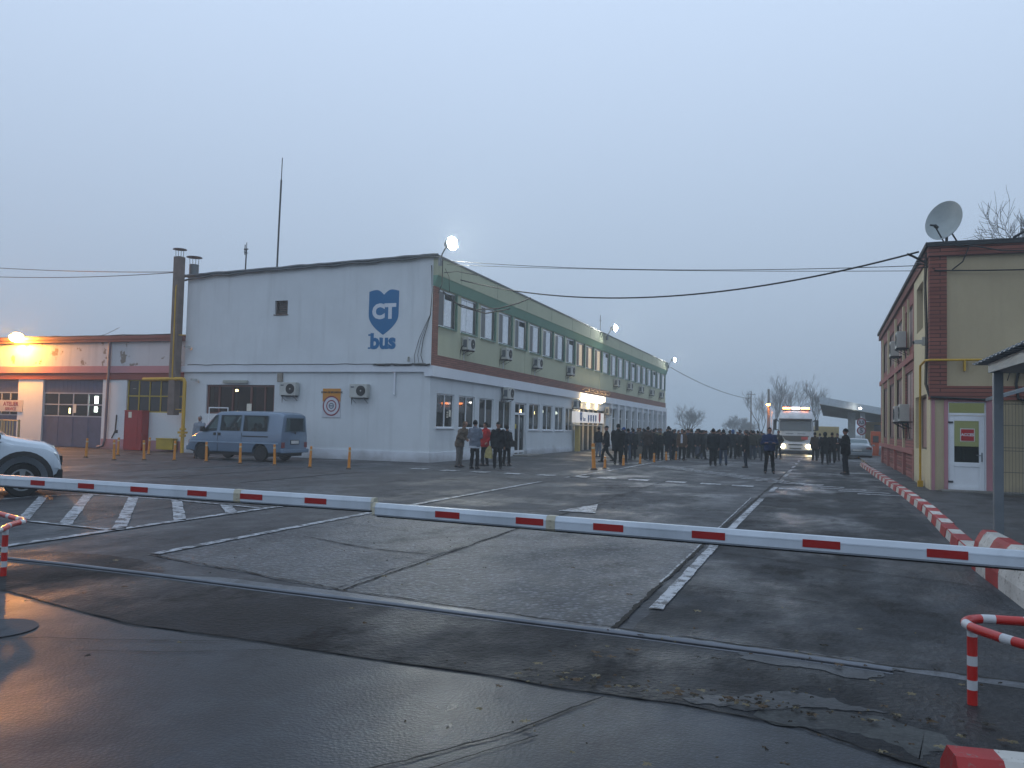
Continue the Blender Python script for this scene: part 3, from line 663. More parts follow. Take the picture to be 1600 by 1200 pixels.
for i in range(6): y = 54.6+i*1.15; w.tube([(X0+.1, y, 4.3+f), (X0+.45, y, 4.42+f), (X0+.62, y+.1, 4.3+f), (X0+.5, y+.15, 4.12+f), (X0+.3, y+.1, 4.2+f)], .03, 6)
obj('bracket', w, mat('bracket_metal', '#8a7a6a', .5), P_, smooth=60)
for y in (54.2, 56.4, 58.6): w = MB(); w.box(X0+.2, X0+.4, y, y+.4, 3.5+f, 3.55+f); obj('downlight', w, m_lamp_warm, P_)
w = MB(); w.box(X0-.25, X0-.2, 54.6, 61.6, 0+f, 3+f); 
obj('glass_front', w, m_glass, P_)
w = MB()
for y in [54.6, 55.9, 57.2, 58.5, 59.8, 61.5]: w.box(X0-.2, X0-.1, y, y+.1, f, 3+f)
w.box(X0-.2, X0-.1, 54.6, 61.6, 2.2+f, 2.3+f); obj('door_frame', w, m_pl, P_)

# ---- air conditioners
def make_ac():
    r = thing('air_conditioner', '', 'air conditioner'); w = MB(); w.box(-.42, .42, .02, .32, 0, .58); obj('casing', w, m_acw, r, world=False, bevel=.015)
    w = MB(); w.cyl((-.14, .325, .29), (-.14, .335, .29), .225, 20)
    for k in range(4): w.tube([(-.14+.05*(k+1)*math.cos(a*PI/10), .338, .29+.05*(k+1)*math.sin(a*PI/10)) for a in range(21)], .004, 4)
    fg = obj('fan_grille', w, m_acd, r, world=False); w = MB(); w.cyl((-.14, .336, .29), (-.14, .345, .29), .035, 12); obj('fan_hub', w, m_acw, fg, world=False)
    w = MB(); w.box(.2, .36, .322, .326, .42, .48); w.box(.422, .426, .08, .26, .1, .45); obj('label_plate', w, mat('plate_blue_grey', '#4b545e', .6), r, world=False)
    w = MB()
    for x in (-.3, .3): w.box(x-.02, x+.02, -.08, .34, -.05, -.003); w.tube([(x, .3, -.05), (x, -.06, -.25)], .012, 5)
    w.box(-.31, .31, -.02, .0, -.045, -.01); obj('bracket', w, m_dmetal, r, world=False)
    w = MB(); w.tube([(.42, .1, .2), (.5, .06, .12), (.5, -.02, -.1), (.5, -.06, -.6)], .02, 6); obj('hose', w, m_cable, r, world=False, smooth=60)
    return r
AC0 = make_ac(); used = [False]
def place_ac(x, y, z, rz, label, group):
    r = AC0 if not used[0] else dup(AC0); used[0] = True
    r.location = (x, y, z); r.rotation_euler = (0, 0, rz); r['label'] = label; r['group'] = group; return r
# wall normals: facade +x -> local +y (front) must point to +x : rz=-90deg ; gable -y -> rz=180
ua = ['nearest air conditioner under the second upper window from the corner', 'air conditioner under the fourth upper window from the corner', 'air conditioner under the sixth upper window from the corner', 'air conditioner under the ninth upper window, before the lit rooms', 'air conditioner just past the lit upper windows', 'air conditioner second past the lit upper windows', 'air conditioner third past the lit upper windows', 'air conditioner second from the far end of the upper floor', 'air conditioner at the far end of the upper floor']
for (y, z), lb in zip([(35.1, 5.05), (40.0, 5.05), (45.0, 5.0), (51.6, 5.05), (64.3, 5.05), (69.0, 5.05), (73.6, 5.02), (78.5, 5.0), (83.4, 5.0)], ua):
    place_ac(X0+.03, y, z+zf(y), -PI/2, lb, 'air conditioners along the upper floor')
place_ac(X0+.1, 40.2, 2.98, -PI/2, 'air conditioner just above the fourth ground floor window, below the white band', 'air conditioners on the ground floor')
place_ac(X0+.1, 52.9, 2.95+zf(53), -PI/2, 'air conditioner left of the lit porch', 'air conditioners on the ground floor')
place_ac(X0+.1, 61.4, 2.75+zf(61), -PI/2, 'warmly lit air conditioner at the right end of the porch', 'air conditioners on the ground floor')
place_ac(-22.42, Y0-.02, 2.74, PI, 'white air conditioner on the gable beside the brown window', 'air conditioners on the white gable')
place_ac(-18.82, Y0-.02, 2.68, PI, 'air conditioner with a dark fan on the gable, right of the poster', 'air conditioners on the white gable')
# drip stains are part of the place: thin pipes below the units
w = MB()
for y in (35.0, 40.0, 45.0, 51.6): fb(w, X0+.0, X0+.03, y-.02, y+.01, 4.0, 5.0)
obj('drain_pipe', w, m_whiteband, B)
w = MB(); w.box(-17.25, -17.17, Y0-.09, Y0-.02, 2.85, 4.05); w.sphere((-17.21, Y0-.07, 2.84), .05, 8, 6); obj('conduit', w, m_whiteband, B)

# poster on the gable
po = thing('wall_poster', 'orange and white poster with red rings on the white gable wall', 'poster', (-20.3, Y0, 1.87))
w = MB(); w.box(-20.77, -19.86, Y0-.03, Y0-.003, 1.8, 3.07); bd = obj('board', w, mat('poster_white', '#b9bec6', .5), po)
w = MB(); w.box(-20.77, -19.86, Y0-.034, Y0-.0305, 2.50, 3.07); obj('orange_field', w, mat('poster_orange', '#b5791c', .5), bd)
def ring(w, r0, r1, y, n=32, c=(-20.315, 2.31)):
    for i in range(n):
        a, b = 2*PI*i/n, 2*PI*(i+1)/n
        w.add([(c[0]+q*math.cos(t), y, c[1]+q*math.sin(t)) for q, t in ((r0, a), (r1, a), (r1, b), (r0, b))], [(0, 1, 2, 3)])
w = MB(); ring(w, 0.001, .44, Y0-.036); obj('white_disc', w, mat('poster_white', '', 0), bd)
w = MB(); ring(w, .38, .44, Y0-.038); ring(w, .21, .26, Y0-.038); obj('red_ring', w, mat('poster_red', '#7a1c34', .5), bd)
w = MB(); ring(w, .09, .13, Y0-.038); w.box(-20.42, -20.21, Y0-.0395, Y0-.0385, 2.29, 2.33); obj('blue_badge', w, mat('poster_blue', '#3a5068', .5), bd)
text_on('poster_text', 'ZONA DE SECURITATE', .105, mat('poster_ink', '#2a2416', .6), bd, (-20.315, Y0-.0375, 2.9), '-y', .001, .006)
# small fittings on the gable
w = MB(); w.box(-26.14, -24.76, Y0-.14, Y0-.04, 3.28, 3.42); w.box(-25.9, -25.8, Y0-.05, Y0-.003, 3.3, 3.4); w.box(-25.1, -25.0, Y0-.05, Y0-.003, 3.3, 3.4)
tag(obj('tube_lamp', w, mat('lamp_housing', '#8f938c', .5), loc=(-25.45, Y0, 3.3), bevel=.02), 'unlit long tube lamp above the brown window', 'lamp')
def camera_thing(x, y, z, ang, label):
    t = thing('security_camera', label, 'camera', (x, y, z), ang)
    w = MB(); w.tube([(0, 0, 0), (0, -.12, 0), (0, -.16, .04)], .02, 6); w.box(-.05, .05, -.02, 0, -.05, .05); obj('mount', w, m_acw, t, world=False)
    w = MB(); w.box(-.05, .05, -.36, -.1, .03, .13); w.mi = 1; w.cyl((0, -.36, .08), (0, -.375, .08), .035, 10); obj('camera_body', w, [m_acw, m_black], t, world=False, bevel=.008)
    return t
camera_thing(-16.6, Y0-.02, 4.3, R(30), 'white security camera near the gable corner above the band')
camera_thing(-28.1, Y0-.02, 4.9, R(-20), 'small security camera low on the left of the upper gable')
camera_thing(-27.6, Y0-.02, 3.35, R(-30), 'tiny security camera left of the brown window')
w = MB(); w.box(-23.15, -22.9, Y0-.12, Y0-.003, 3.35, 3.75); tag(obj('junction_box', w, mat('box_grey', '#7d776c', .6), loc=(-23, Y0, 3.35), bevel=.01), 'small grey junction box under the gable band', 'box')
# white trolley frame behind the van
w = MB()
for a, b in [((-26.5, 31.1, 0), (-26.5, 31.1, 2.15)), ((-25.45, 31.1, 0), (-25.45, 31.1, 2.15)), ((-26.5, 31.1, 2.13), (-25.45, 31.1, 2.13)), ((-26.5, 31.1, 1), (-25.45, 31.1, 1))]: w.cyl(a, b, .025, 8)
tag(obj('steel_frame', w, m_pvc, loc=(-26, 31.1, 0)), 'white tubular frame standing against the gable behind the van', 'frame')

# floodlights on the roof edge
m_flood = emis('flood_lens', (.98, 1, .90), 700)
def floodlight(x, y, z, label, s=1.0, lens=m_flood, dx=.55, r=.2, rz=0):
    t = thing('floodlight', label, 'floodlight', (x, y, z), rz, 'floodlights on the roof edge')
    w = MB(); w.tube([(0, 0, -.1), (.12, 0, .15), (dx-.2, 0, .42)], .03, 6); w.box(-.06, .06, -.06, .06, -.35, .0); obj('arm', w, m_metal, t, world=False)
    w = MB(); w.loft([[(dx-.25, -.08, .42), (dx-.25, .08, .42), (dx-.25, .08, .58), (dx-.25, -.08, .58)], [(dx, -.13, .38), (dx, .13, .38), (dx, .13, .62), (dx, -.13, .62)]]); obj('housing', w, m_acw, t, world=False)
    w = MB(); w.sphere((dx+.12, 0, .5), (r, r, r), 20, 12); wb = MB(); wb.loft([[(dx+q, rr_*math.cos(2*PI*j/20), .5+rr_*math.sin(2*PI*j/20)) for j in range(20)] for q, rr_ in ((-.14, .08), (-.06, r*.95), (.06, r*1.2), (.17, r*1.28), (.16, r*1.22), (.05, r*1.12), (-.05, r*.8), (-.1, .05))]); obj('reflector', wb, m_acw, t, world=False, smooth=50); obj('lens', w, lens, t, world=False, smooth=60)  # bowl added behind the lens to keep its light off the gable
    return t
floodlight(-15.2, 31.55, 8.62, 'brightest white floodlight on the near corner of the roof', rz=R(-22), dx=.55, r=.23)
floodlight(-15.2, 60.3, 8.25+zf(60)+.35, 'white floodlight midway along the roof edge', rz=R(-20), r=.2)
floodlight(-15.2, 86.2, 8.2+zf(86)+.3, 'farthest white floodlight at the end of the roof edge', rz=R(-20), r=.17)
w = MB(); w.cyl((-15.3, 58.6, 8.1), (-15.3, 58.6, 9.7), .02, 6); w.box(-15.33, -15.27, 58.4, 58.8, 9.3, 9.33); tag(obj('roof_rod', w, m_dmetal, loc=(-15.3, 58.6, 8.5)), 'thin upright rod on the roof edge beside the middle floodlight', 'rod')

# antennas
def mast(x, y, z0, z1, r, label, top=False):
    t = thing('antenna', label, 'antenna', (x, y, z0)); w = MB(); h = z1-z0; lean = .012*h
    w.tube([(0, 0, 0), (lean*.5, 0, h*.5), (lean, 0, h*.84)], r, 6); obj('mast', w, m_dmetal, t, world=False)
    w = MB(); w.tube([(lean, 0, h*.84), (lean*1.2, 0, h)], r*.5, 5)
    if top: w.box(-.12, .12, -.02, .02, h*.82, h*.85); w.box(-.08, -.05, -.02, .02, h*.7, h*.95); w.cyl((0, -.15, h*.75), (0, .15, h*.75), .02, 5)
    obj('whip', w, m_dmetal, t, world=False); return t
mast(-28.2, 38, 8.3, 16.05, .05, 'tall thin mast antenna rising above the white gable roof')
mast(-26.7, 33.5, 8.3, 10.3, .035, 'short antenna pole on the left part of the gable roof', True)


# chimneys at the left corner
m_flue = mat('flue_brick', '#6b5f58', .8, var=.25, bmp=.5, bs=12, dirt=.6); m_flue2 = mat('flue_metal', '#5d6468', .55, .3, dirt=.5)
def chimney(x, y, z0, z1, w_, m_, label, rnd_=False):
    t = thing('chimney', label, 'chimney', (x, y, z0)); w = MB(); h = z1-z0
    if rnd_: w.cyl((0, 0, 0), (0, 0, h), w_/2, 16)
    else: w.box(-w_/2, w_/2, -w_/2, w_/2, 0, h)
    obj('flue', w, m_, t, world=False, bevel=0 if rnd_ else .03, smooth=40 if rnd_ else False)
    w = MB()
    for a in range(4): w.cyl((w_*.45*math.cos(a*PI/2+.4), w_*.45*math.sin(a*PI/2+.4), h-.02), (w_*.5*math.cos(a*PI/2+.4), w_*.5*math.sin(a*PI/2+.4), h+.36), .012, 5)
    w.tube([(0, 0, h+.34), (0, 0, h+.37), (0, 0, h+.42)], 1, 16, True, [w_*.85, w_*.8, .02]); obj('cowl', w, m_dmetal, t, world=False, smooth=40); return t
chimney(-28.72, 31.25, 1.75, 9.25, .38, m_flue, 'taller sooty chimney at the left corner of the white gable')
chimney(-28.42, 31.9, 7.6, 8.98, .44, m_flue2, 'shorter grey chimney behind the taller one', True)
# gas pipes
w = MB(); w.tube([(-28.62, 31.1, 7.9), (-28.68, 31.05, 7.8), (-28.68, 31.05, 3.45)], .035, 6)
w.tube([(-30.5, 31.15, 3.42), (-28.2, 31.1, 3.45), (-28.04, 31.1, 3.43), (-27.97, 31.1, 3.3), (-27.97, 31.1, .0)], .085, 10)
w.cyl((-27.97, 31.1, .75), (-27.97, 31.1, .85), .15, 12); w.cyl((-27.97, 31.1, 1.05), (-27.97, 31.1, 1.15), .15, 12); w.box(-28.17, -27.77, 30.98, 31.2, .9, 1.0)
for z in (2.0, 5.5): w.box(-28.8, -28.2, 31.18, 31.3, z, z+.04)
w.tube([(-30.5, 31.15, 3.42), (-30.5, 31.4, 3.42), (-30.5, 31.9, 3.42)], .08, 8)
tag(obj('gas_pipe', w, m_yellow, smooth=50, loc=(-28.3, 31.1, 0)), 'yellow gas pipe with flanges at the left corner of the gable', 'pipe')

# ================================================================= GARAGE on the left
YG = 32.0
Gr = thing('garage_building', 'low garage wing with peeling walls and blue folding doors, left of the gable', 'building', (-40, YG, 0))
doors = [(-42.3, -39.7, 0, 3.45), (-37.95, -33.9, 0, 3.45), (-46.6, -43.6, 0, 3.45)]
gwin = (-32.35, -28.9, 1.85, 3.45)
w = MB()
for a, b, c, d in pieces(-60, -28.55, -.1, 3.45, doors+[gwin]): w.box(a, b, YG, YG+.3, c, d)
obj('wall', w, m_white, Gr)
w = MB(); w.box(-60, -28.55, YG-.05, YG+.3, 4.12, 5.32); obj('upper_wall', w, m_gar, Gr)
w = MB(); w.box(-60, -28.55, YG-.09, YG+.3, 3.78, 4.12); obj('pink_band', w, m_pink, Gr)
w = MB(); w.box(-60, -28.55, YG-.04, YG+.3, 3.45, 3.78); obj('lintel', w, m_maroon, Gr)
w = MB(); w.box(-33.85, -28.6, YG-.03, YG-.003, -.05, .5); w.box(-43.5, -42.4, YG-.03, YG-.003, -.05, .5); obj('plinth', w, m_pink, Gr)
w = MB(); w.box(-60, -28.55, YG-.22, YG+.3, 5.32, 5.46); w.box(-60, -28.6, YG-.28, YG+.1, 5.46, 5.6); w.box(-60, -28.6, YG, YG+14, 5.5, 5.58); obj('cornice', w, mat('cornice_red', '#7a4b46', .8, dirt=.5, bmp=.3), Gr)
w = MB(); w.tube([(-60+.5*i, YG-.2, 5.63+.05*noise.noise(Vector((i*.3, 3, 0)))+.03*noise.noise(Vector((i*.9, 3, 0)))) for i in range(63)], .035, 5); w.tube([(-34.5, YG, 5.6), (-33.8, YG, 5.75), (-33, YG, 6.05)], .012, 4); obj('roof_cable', w, m_cable, Gr)
w = MB(); w.box(-60, -28.6, YG+5, YG+5.1, -.1, 5.5); w.box(-60, -28.6, YG+.3, YG+5, -.05, 0); w.box(-60, -28.6, YG+.3, YG+5, 4.6, 4.65); obj('inner_wall', w, m_dark, Gr)
m_bdoor = mat('blue_door_paint', '#434a62', .5, dirt=.5, var=.15); m_fr2 = mat('door_frame_grey', '#8d949e', .5)
for k, (a, b, c, d) in enumerate(doors):
    w = MB(); w.box(a, b, YG+.1, YG+.16, 2.78, 3.45); w.box(a, b, YG+.1, YG+.16, .02, 1.55)
    n = 4
    for i in range(n): x = a+(b-a)*i/n; w.box(x+.01, x+.03, YG+.085, YG+.1, .02, 1.55)
    for i in range(14): w.box(a+.1+(b-a)*i/14, a+.13+(b-a)*i/14, YG+.092, YG+.1, 2.8, 3.42)
    dd = obj('door', w, m_bdoor, Gr)
    w = MB()
    for i in range(n+1): x = a+(b-a-.06)*i/n; w.box(x, x+.06, YG+.09, YG+.15, 1.55, 2.78)
    for z in (1.55, 2.14, 2.72): w.box(a+.06, b-.06, YG+.092, YG+.148, z, z+.06)
    obj('window_frame', w, m_fr2, dd); w = MB(); w.box(a+.05, b-.05, YG+.12, YG+.13, 1.6, 2.75); obj('pane', w, m_glass, dd)
w = MB(); w.box(-34.72, -34.52, YG+.30, YG+.34, 2.25, 2.62); w.box(-34.72, -34.54, YG+.30, YG+.34, 1.82, 2.08)
tag(obj('tube_light', w, emis('tube_light_e', (1, .95, .82), 45), loc=(-34.6, YG+1, 1.9)), 'bright tube light hanging upright behind the right panes of the blue door', 'lamp')
w = MB(); w.box(-36.55, -36.47, YG+.4, YG+.44, 1.72, 2.0); tag(obj('tube_light', w, emis('tube_light_y', (1, .7, .3), 30), loc=(-36.6, YG+2.5, 1.9)), 'dim yellow light behind the middle panes of the blue door', 'lamp')
w = MB(); a, b, c, d = gwin
for i in range(6): x = a+(b-a-.06)*i/5; w.box(x, x+.06, YG+.08, YG+.14, c, d)
for z in (c, 2.62, d-.06): w.box(a+.06, b-.06, YG+.082, YG+.138, z, z+.06)
gw = obj('yellow_window', w, mat('yellow_frame', '#9a8a1c', .5, dirt=.3), Gr); w = MB(); w.box(a, b, YG+.11, YG+.12, c, d); obj('pane', w, m_glassd, gw)
w = MB(); w.box(-37.85+1.95, -37.85+2.15, YG+.08, YG+.085, 1.75, 2.2); w.box(-32.0+.05, -31.75, YG-.01, YG-.004, 3.0, 3.01); obj('notice', w, mat('paper', '', 0), Gr)
w = MB(); w.tube([(-33.45, YG-.12, 5.3), (-33.45, YG-.12, 3.6), (-33.5, YG-.12, .5), (-33.6, YG-.15, .15), (-33.85, YG-.25, .08)], .065, 8); obj('downpipe', w, mat('pipe_grey_mauve', '#6d6168', .6), Gr, smooth=50)
w = MB(); w.tube([(-32.9, YG-.03, 1.7), (-32.95, YG-.03, .9), (-33.15, YG-.03, .55)], .03, 6); w.box(-32.95, -32.8, YG-.02, YG-.003, .8, .95); obj('conduit', w, m_cable, Gr)
w = MB(); w.box(-41.0, -39.3, YG-.03, YG-.003, 1.75, 2.35)
sb = obj('notice_board', w, mat('board_pale', '#b9b2a8', .6), Gr)
text_on('board_text', 'ATELIER', .3, mat('poster_red', '', 0), sb, (-40.15, YG-.035, 2.14), '-y', .002, .008); text_on('board_text', 'SERVICE', .22, mat('poster_red', '', 0), sb, (-40.15, YG-.035, 1.88), '-y', .002, .005)
# red cabinet, yellow box
t = thing('red_cabinet', 'tall red metal cabinet against the garage wall', 'cabinet', (-31.38, 31.72, 0)); m_red = mat('red_cabinet_paint', '#8e1a1c', .45, dirt=.25)
w = MB(); w.box(-.54, .54, -.2, .25, .02, 1.9); w.box(-.56, .56, -.22, .27, 1.9, 1.94); w.box(.27, .285, -.215, -.2, .05, 1.88); w.box(-.54, -.52, -.215, -.2, .05, 1.88); obj('body', w, m_red, t, world=False, bevel=.01)
w = MB(); w.box(-.3, -.1, -.212, -.204, 1.58, 1.86); obj('notice', w, mat('paper', '', 0), t, world=False)
w = MB(); w.box(-29.95, -28.95, 31.55, 31.85, .1, .62); w.box(-29.97, -28.93, 31.53, 31.87, .58, .64); tag(obj('yellow_box', w, mat('yellow_box_paint', '#a08a14', .5, dirt=.3), loc=(-29.4, 31.7, .1), bevel=.01), 'flat yellow box low on the garage wall', 'box')
# yellow railing in front of the garage
t = thing('yellow_railing', 'pale yellow railing in front of the garage pier', 'railing', (-38.9, 30.6, 0)); m_ry = mat('railing_cream', '#ab946a', .6, dirt=.3)
w = MB(); w.tube([(-1.9, 0, 1.3), (1.1, 0, 1.3)], .04, 6); w.tube([(-1.9, 0, .3), (1.1, 0, .3)], .03, 6)
for x in (-1.9, -.05, 1.1): w.box(x-.04, x+.04, -.04, .04, 0, 1.34)
obj('rail', w, m_ry, t, world=False); w = MB()
for i in range(9): w.box(-.95+i*.2, -.87+i*.2, -.015, .015, .3, 1.28)
obj('bars', w, m_ry, t, world=False)

# sodium lamp on the garage roof
m_sod = emis('sodium_lens', (1.0, .37, .045), 1000)
def sodium(x, y, z, r, label, m_=None, rz=0):
    t = thing('sodium_lamp', label, 'street lamp', (x, y, z), rz); w = MB(); w.tube([(0, .5, -.25), (0, .2, .05), (0, -.2, .12)], .035, 6); obj('arm', w, m_metal, t, world=False)
    w = MB(); w.loft([[(-.1, -.1, .2), (.1, -.1, .2), (.08, -.1, .3), (-.08, -.1, .3)], [(-.17, -.45, .16), (.17, -.45, .16), (.12, -.45, .33), (-.12, -.45, .33)], [(-.1, -.75, .2), (.1, -.75, .2), (.06, -.75, .28), (-.06, -.75, .28)]]); obj('housing', w, m_acw, t, world=False)
    w = MB(); w.sphere((0, -.45, .1), (r, r*1.1, r*.8), 18, 10); obj('lens', w, m_ or m_sod, t, world=False, smooth=60); return t
sodium(-39.35, YG-.1, 5.5, .3, 'glowing orange lamp on the edge of the garage roof')

# ================================================================= RIGHT BUILDING
XR, YR = 2.75, 26.2
Q = thing('brick_office', 'tan two-storey building with red brick trim and a white door marked with a red sign', 'building', (XR, YR, 0))
w = MB()
for a, b, c, d in pieces(XR+.05, 14, 0, 6.7, [(3.17, 4.2, .12, 2.62)]): w.box(a, b, YR, YR+.3, c, d)
obj('front_wall', w, m_tan, Q)
sh = [(28.0, 29.9, 4.9, 6.35), (27.05, 30.3, 1.2, 2.85)]
for k in range(4): y = 31.3+k*4.3; sh += [(y+.5, y+3.3, 1.45, 3.9), (y+.5, y+3.3, 4.75, 6.2)]
w = MB()
for a, b, c, d in pieces(YR+.3, 49.6, -.1, 6.7, [h for h in sh if h[0] < 30.8]):
    if a < 30.8: w.box(XR, XR+.3, a, min(b, 30.8), c, d)
w.box(XR, XR+.05, YR, YR+.3, -.1, 6.7)
obj('side_wall', w, m_tanl, Q)
w = MB()
for a, b, c, d in pieces(30.8, 49.6, 1.15, 6.7, [h for h in sh if h[0] > 30.8]): w.box(XR+.05, XR+.35, a, b, c, d)
obj('brick_panels', w, m_bricky, Q)
w = MB(); w.box(XR+.12, XR+.4, 30.8, 49.6, -.1, .98)
for k in range(4):
    y = 31.3+k*4.3
    for j in range(6): w.box(XR+.06, XR+.12, y+.5, y+3.3, .08+j*.15, .15+j*.15)
obj('ribbed_base', w, m_bricky, Q)
w = MB(); w.box(XR-.04, XR+.4, 30.8, 49.65, .98, 1.15); w.box(XR-.03, XR+.35, 30.8, 49.65, 4.2, 4.42); w.box(XR-.02, XR+.3, 30.8, 31.3, -.1, .98)
for k in range(5): w.box(XR, XR+.3, 30.8+k*4.3+(.5 if k == 0 else 0), 31.25+k*4.3+(.05 if k == 0 else 0), -.1, .98)
obj('red_bands', w, m_redpaint, Q)
w = MB()
for y in (34.75, 38.6, 42.9, 47.2): w.box(XR-.03, XR+.05, y, y+.28, 1.15, 4.2); w.box(XR-.03, XR+.05, y, y+.28, 4.42, 6.5)
w.box(XR-.02, XR+.05, 33.0, 33.12, 4.42, 6.5)
obj('cream_pilasters', w, m_tanl, Q)
m_rblind = mat('rose_blind', '#8f6a66', .7, vs=2)
for h in sh:
    w = MB(); a, b, c, d = h; x = XR+(.1 if h[0] > 30.8 else .2)
    w.box(x, x+.05, a, a+.06, c, d); w.box(x, x+.05, b-.06, b, c, d); w.box(x, x+.05, a+.06, b-.06, c, c+.06); w.box(x, x+.05, a+.06, b-.06, d-.06, d); w.box(x+.002, x+.048, (a+b)/2-.03, (a+b)/2+.03, c+.06, d-.06)
    wo_ = obj('window', w, mat('brown_frame', '', 0), Q); w = MB(); w.box(x+.02, x+.03, a+.05, b-.05, c+.05, d-.05); obj('pane', w, glass('rose_glass', (.27, .16, .15), .03, .5) if 'rose_glass' not in MATS else MATS['rose_glass'], wo_)
w = MB(); w.box(XR+1.5, 14, YR+1.5, 49.3, -.1, 6.5); obj('inner_block', w, m_dark, Q)
w = MB(); w.box(XR+.3, 14, 49.6, 49.9, -.2, 6.7); obj('rear_wall', w, m_tanl, Q)
w = MB(); w.box(XR+.05, 3.17, YR-.05, YR-.003, 3.04, 6.72); w.box(XR+.05, 14, YR-.06, YR-.003, 2.66, 3.04); w.box(XR-.02, XR+.05, YR-.06, YR+.35, 2.66, 6.72); obj('brick_trim', w, m_brickx, Q)
w = MB(); w.box(XR-.05, 14, YR-.1, 49.9, 6.7, 6.98); obj('brick_cornice', w, m_brickx, Q)
w = MB(); w.box(XR-.12, 14, YR-.17, 50, 6.98, 7.1); w.box(XR+.1, 14, YR+.1, 49.9, 7.1, 7.16); obj('roof', w, mat('roof_felt', '#25282a', .8, dirt=.4), Q)
w = MB(); w.box(3.1, 3.2, YR-.02, YR-.003, .12, 2.66); w.box(4.14, 4.3, YR-.02, YR-.003, .12, 2.66); w.box(XR+.03, XR+.12, YR-.02, YR-.003, .12, 2.66); w.box(3.2, 4.14, YR-.02, YR-.003, 2.6, 2.66); obj('pink_strips', w, m_pink, Q)
# white door
w = MB(); x0, x1, z0, z1 = 3.23, 4.10, .12, 2.22; y = YR+.04
w.box(x0, x0+.13, y, y+.07, z0, z1); w.box(x1-.13, x1, y, y+.07, z0, z1); w.box(x0+.13, x1-.13, y, y+.07, z1-.15, z1); w.box(x0+.13, x1-.13, y, y+.07, z0, z0+.14); w.box(x0+.13, x1-.13, y, y+.07, .80, .92); w.box(x0+.13, x1-.13, y+.02, y+.06, z0+.14, .80)
dr = obj('door', w, m_pvc, Q, bevel=.006)
w = MB(); w.box(3.17, 3.225, YR+.02, YR+.1, .12, 2.62); w.box(4.105, 4.2, YR+.02, YR+.1, .12, 2.62); w.box(3.225, 4.105, YR+.02, YR+.1, 2.225, 2.29); w.box(3.225, 4.105, YR+.02, YR+.1, 2.57, 2.62); obj('door_frame', w, m_pvc, Q)
m_gglass = glass('greenish_glass', (.03, .035, .03), .75)
w = MB(); w.box(x0+.12, x1-.12, y+.03, y+.04, .9, z1-.14); obj('pane', w, m_gglass, dr)
w = MB(); w.box(3.23, 4.1, YR+.06, YR+.07, 2.29, 2.57); obj('transom_pane', w, m_gglass, Q)
w = MB(); w.box(3.0, 4.6, YR+1.2, YR+1.25, 1.35, 2.66); obj('hall_wall', w, emis('lit_hall', (.52, .50, .22), .42), Q)
w = MB(); w.box(3.0, 4.6, YR+1.2, YR+1.25, .12, 1.35); w.box(3.7, 4.3, YR+.7, YR+1.1, .12, 1.3); w.box(3.2, 3.6, YR+.9, YR+1.15, .12, 1.05); obj('counter', w, m_dark, Q)
w = MB(); w.box(x0+.3, x0+.62, y+.018, y+.026, 1.52, 1.84); sg = obj('access_sign', w, mat('sign_red', '#a4161c', .5), dr)
w = MB(); w.box(x0+.28, x0+.64, y+.026, y+.029, 1.50, 1.86); obj('sign_border', w, mat('sign_white', '#c9cdd0', .5), sg)
text_on('sign_text', 'ACCES', .105, mat('sign_white', '', 0), sg, (x0+.46, y+.016, 1.685), '-y', .001, .004)
w = MB(); w.tube([(x1-.06, y, 1.12), (x1-.06, y-.05, 1.12), (x1-.2, y-.05, 1.13)], .012, 6); w.box(x1-.08, x1-.04, y-.008, y, .95, 1.2); obj('handle', w, m_metal, dr)
for z in (2.0, .35): w = MB(); w.box(x0-.06, x0+.1, y-.03, y-.003, z, z+.05); obj('hinge', w, m_dmetal, dr)
w = MB(); w.box(4.38, 4.46, YR-.05, YR-.003, 1.5, 1.62); tag(obj('doorbell', w, m_black, loc=(4.42, YR, 1.5), bevel=.01), 'small black intercom on the wall right of the white door', 'intercom')
w = MB(); w.box(3.0, 6, 25.6, YR, .1, .16); obj('door_step', w, m_concrete, Q)
# side fittings
w = MB(); w.tube([(XR-.12, 27.6, .15), (XR-.12, 27.6, 3.6), (XR-.12, 27.5, 3.72), (XR-.12, 26.2, 3.76), (XR-.02, 26.05, 3.76), (4.4, 26.05, 3.76)], .033, 8); w.box(XR-.19, XR-.05, 27.5, 27.7, .12, .3)
for x in (3.6,): w.box(x-.02, x+.02, 26.0, 26.2, 3.45, 3.76)
tag(obj('gas_pipe', w, m_yellow, smooth=50, loc=(XR, 27.6, 0)), 'yellow gas pipe climbing the corner of the tan brick building', 'pipe')
t = thing('security_camera', 'white security camera on the side wall of the tan building', 'camera', (XR-.02, 26.9, 4.35)); w = MB(); w.box(-.12, 0, -.05, .05, -.1, .15); obj('mount', w, m_acw, t, world=False); w = MB(); w.box(-.32, -.1, -.07, .07, -.05, .06); w.mi = 1; w.cyl((-.32, 0, 0), (-.36, 0, -.02), .05, 10); obj('camera_body', w, [m_acw, m_black], t, world=False)
for (y, z, lb) in [(33.2, 4.75, 'nearer air conditioner of the upper pair on the tan building'), (36.2, 4.7, 'farther air conditioner of the upper pair on the tan building')]: place_ac(XR-.06, y, z, PI/2, lb, 'air conditioners on the tan building')
for (y, z, lb) in [(31.9, 2.1, 'nearer air conditioner of the lower pair on the tan building'), (34.2, 2.1, 'farther air conditioner of the lower pair on the tan building')]: place_ac(XR-.06, y, z, PI/2, lb, 'air conditioners on the tan building')
place_ac(4.95, YR-.1, 3.45, PI, 'air conditioner on the front of the tan building above the shelter roof', 'air conditioners on the tan building')
w = MB(); w.tube([(4.9, YR-.08, 3.4), (4.85, YR-.06, 3.1), (4.9, YR-.08, 2.7), (5.2, YR-.08, 2.6)], .04, 6); obj('ac_pipes', w, m_cable, Q)
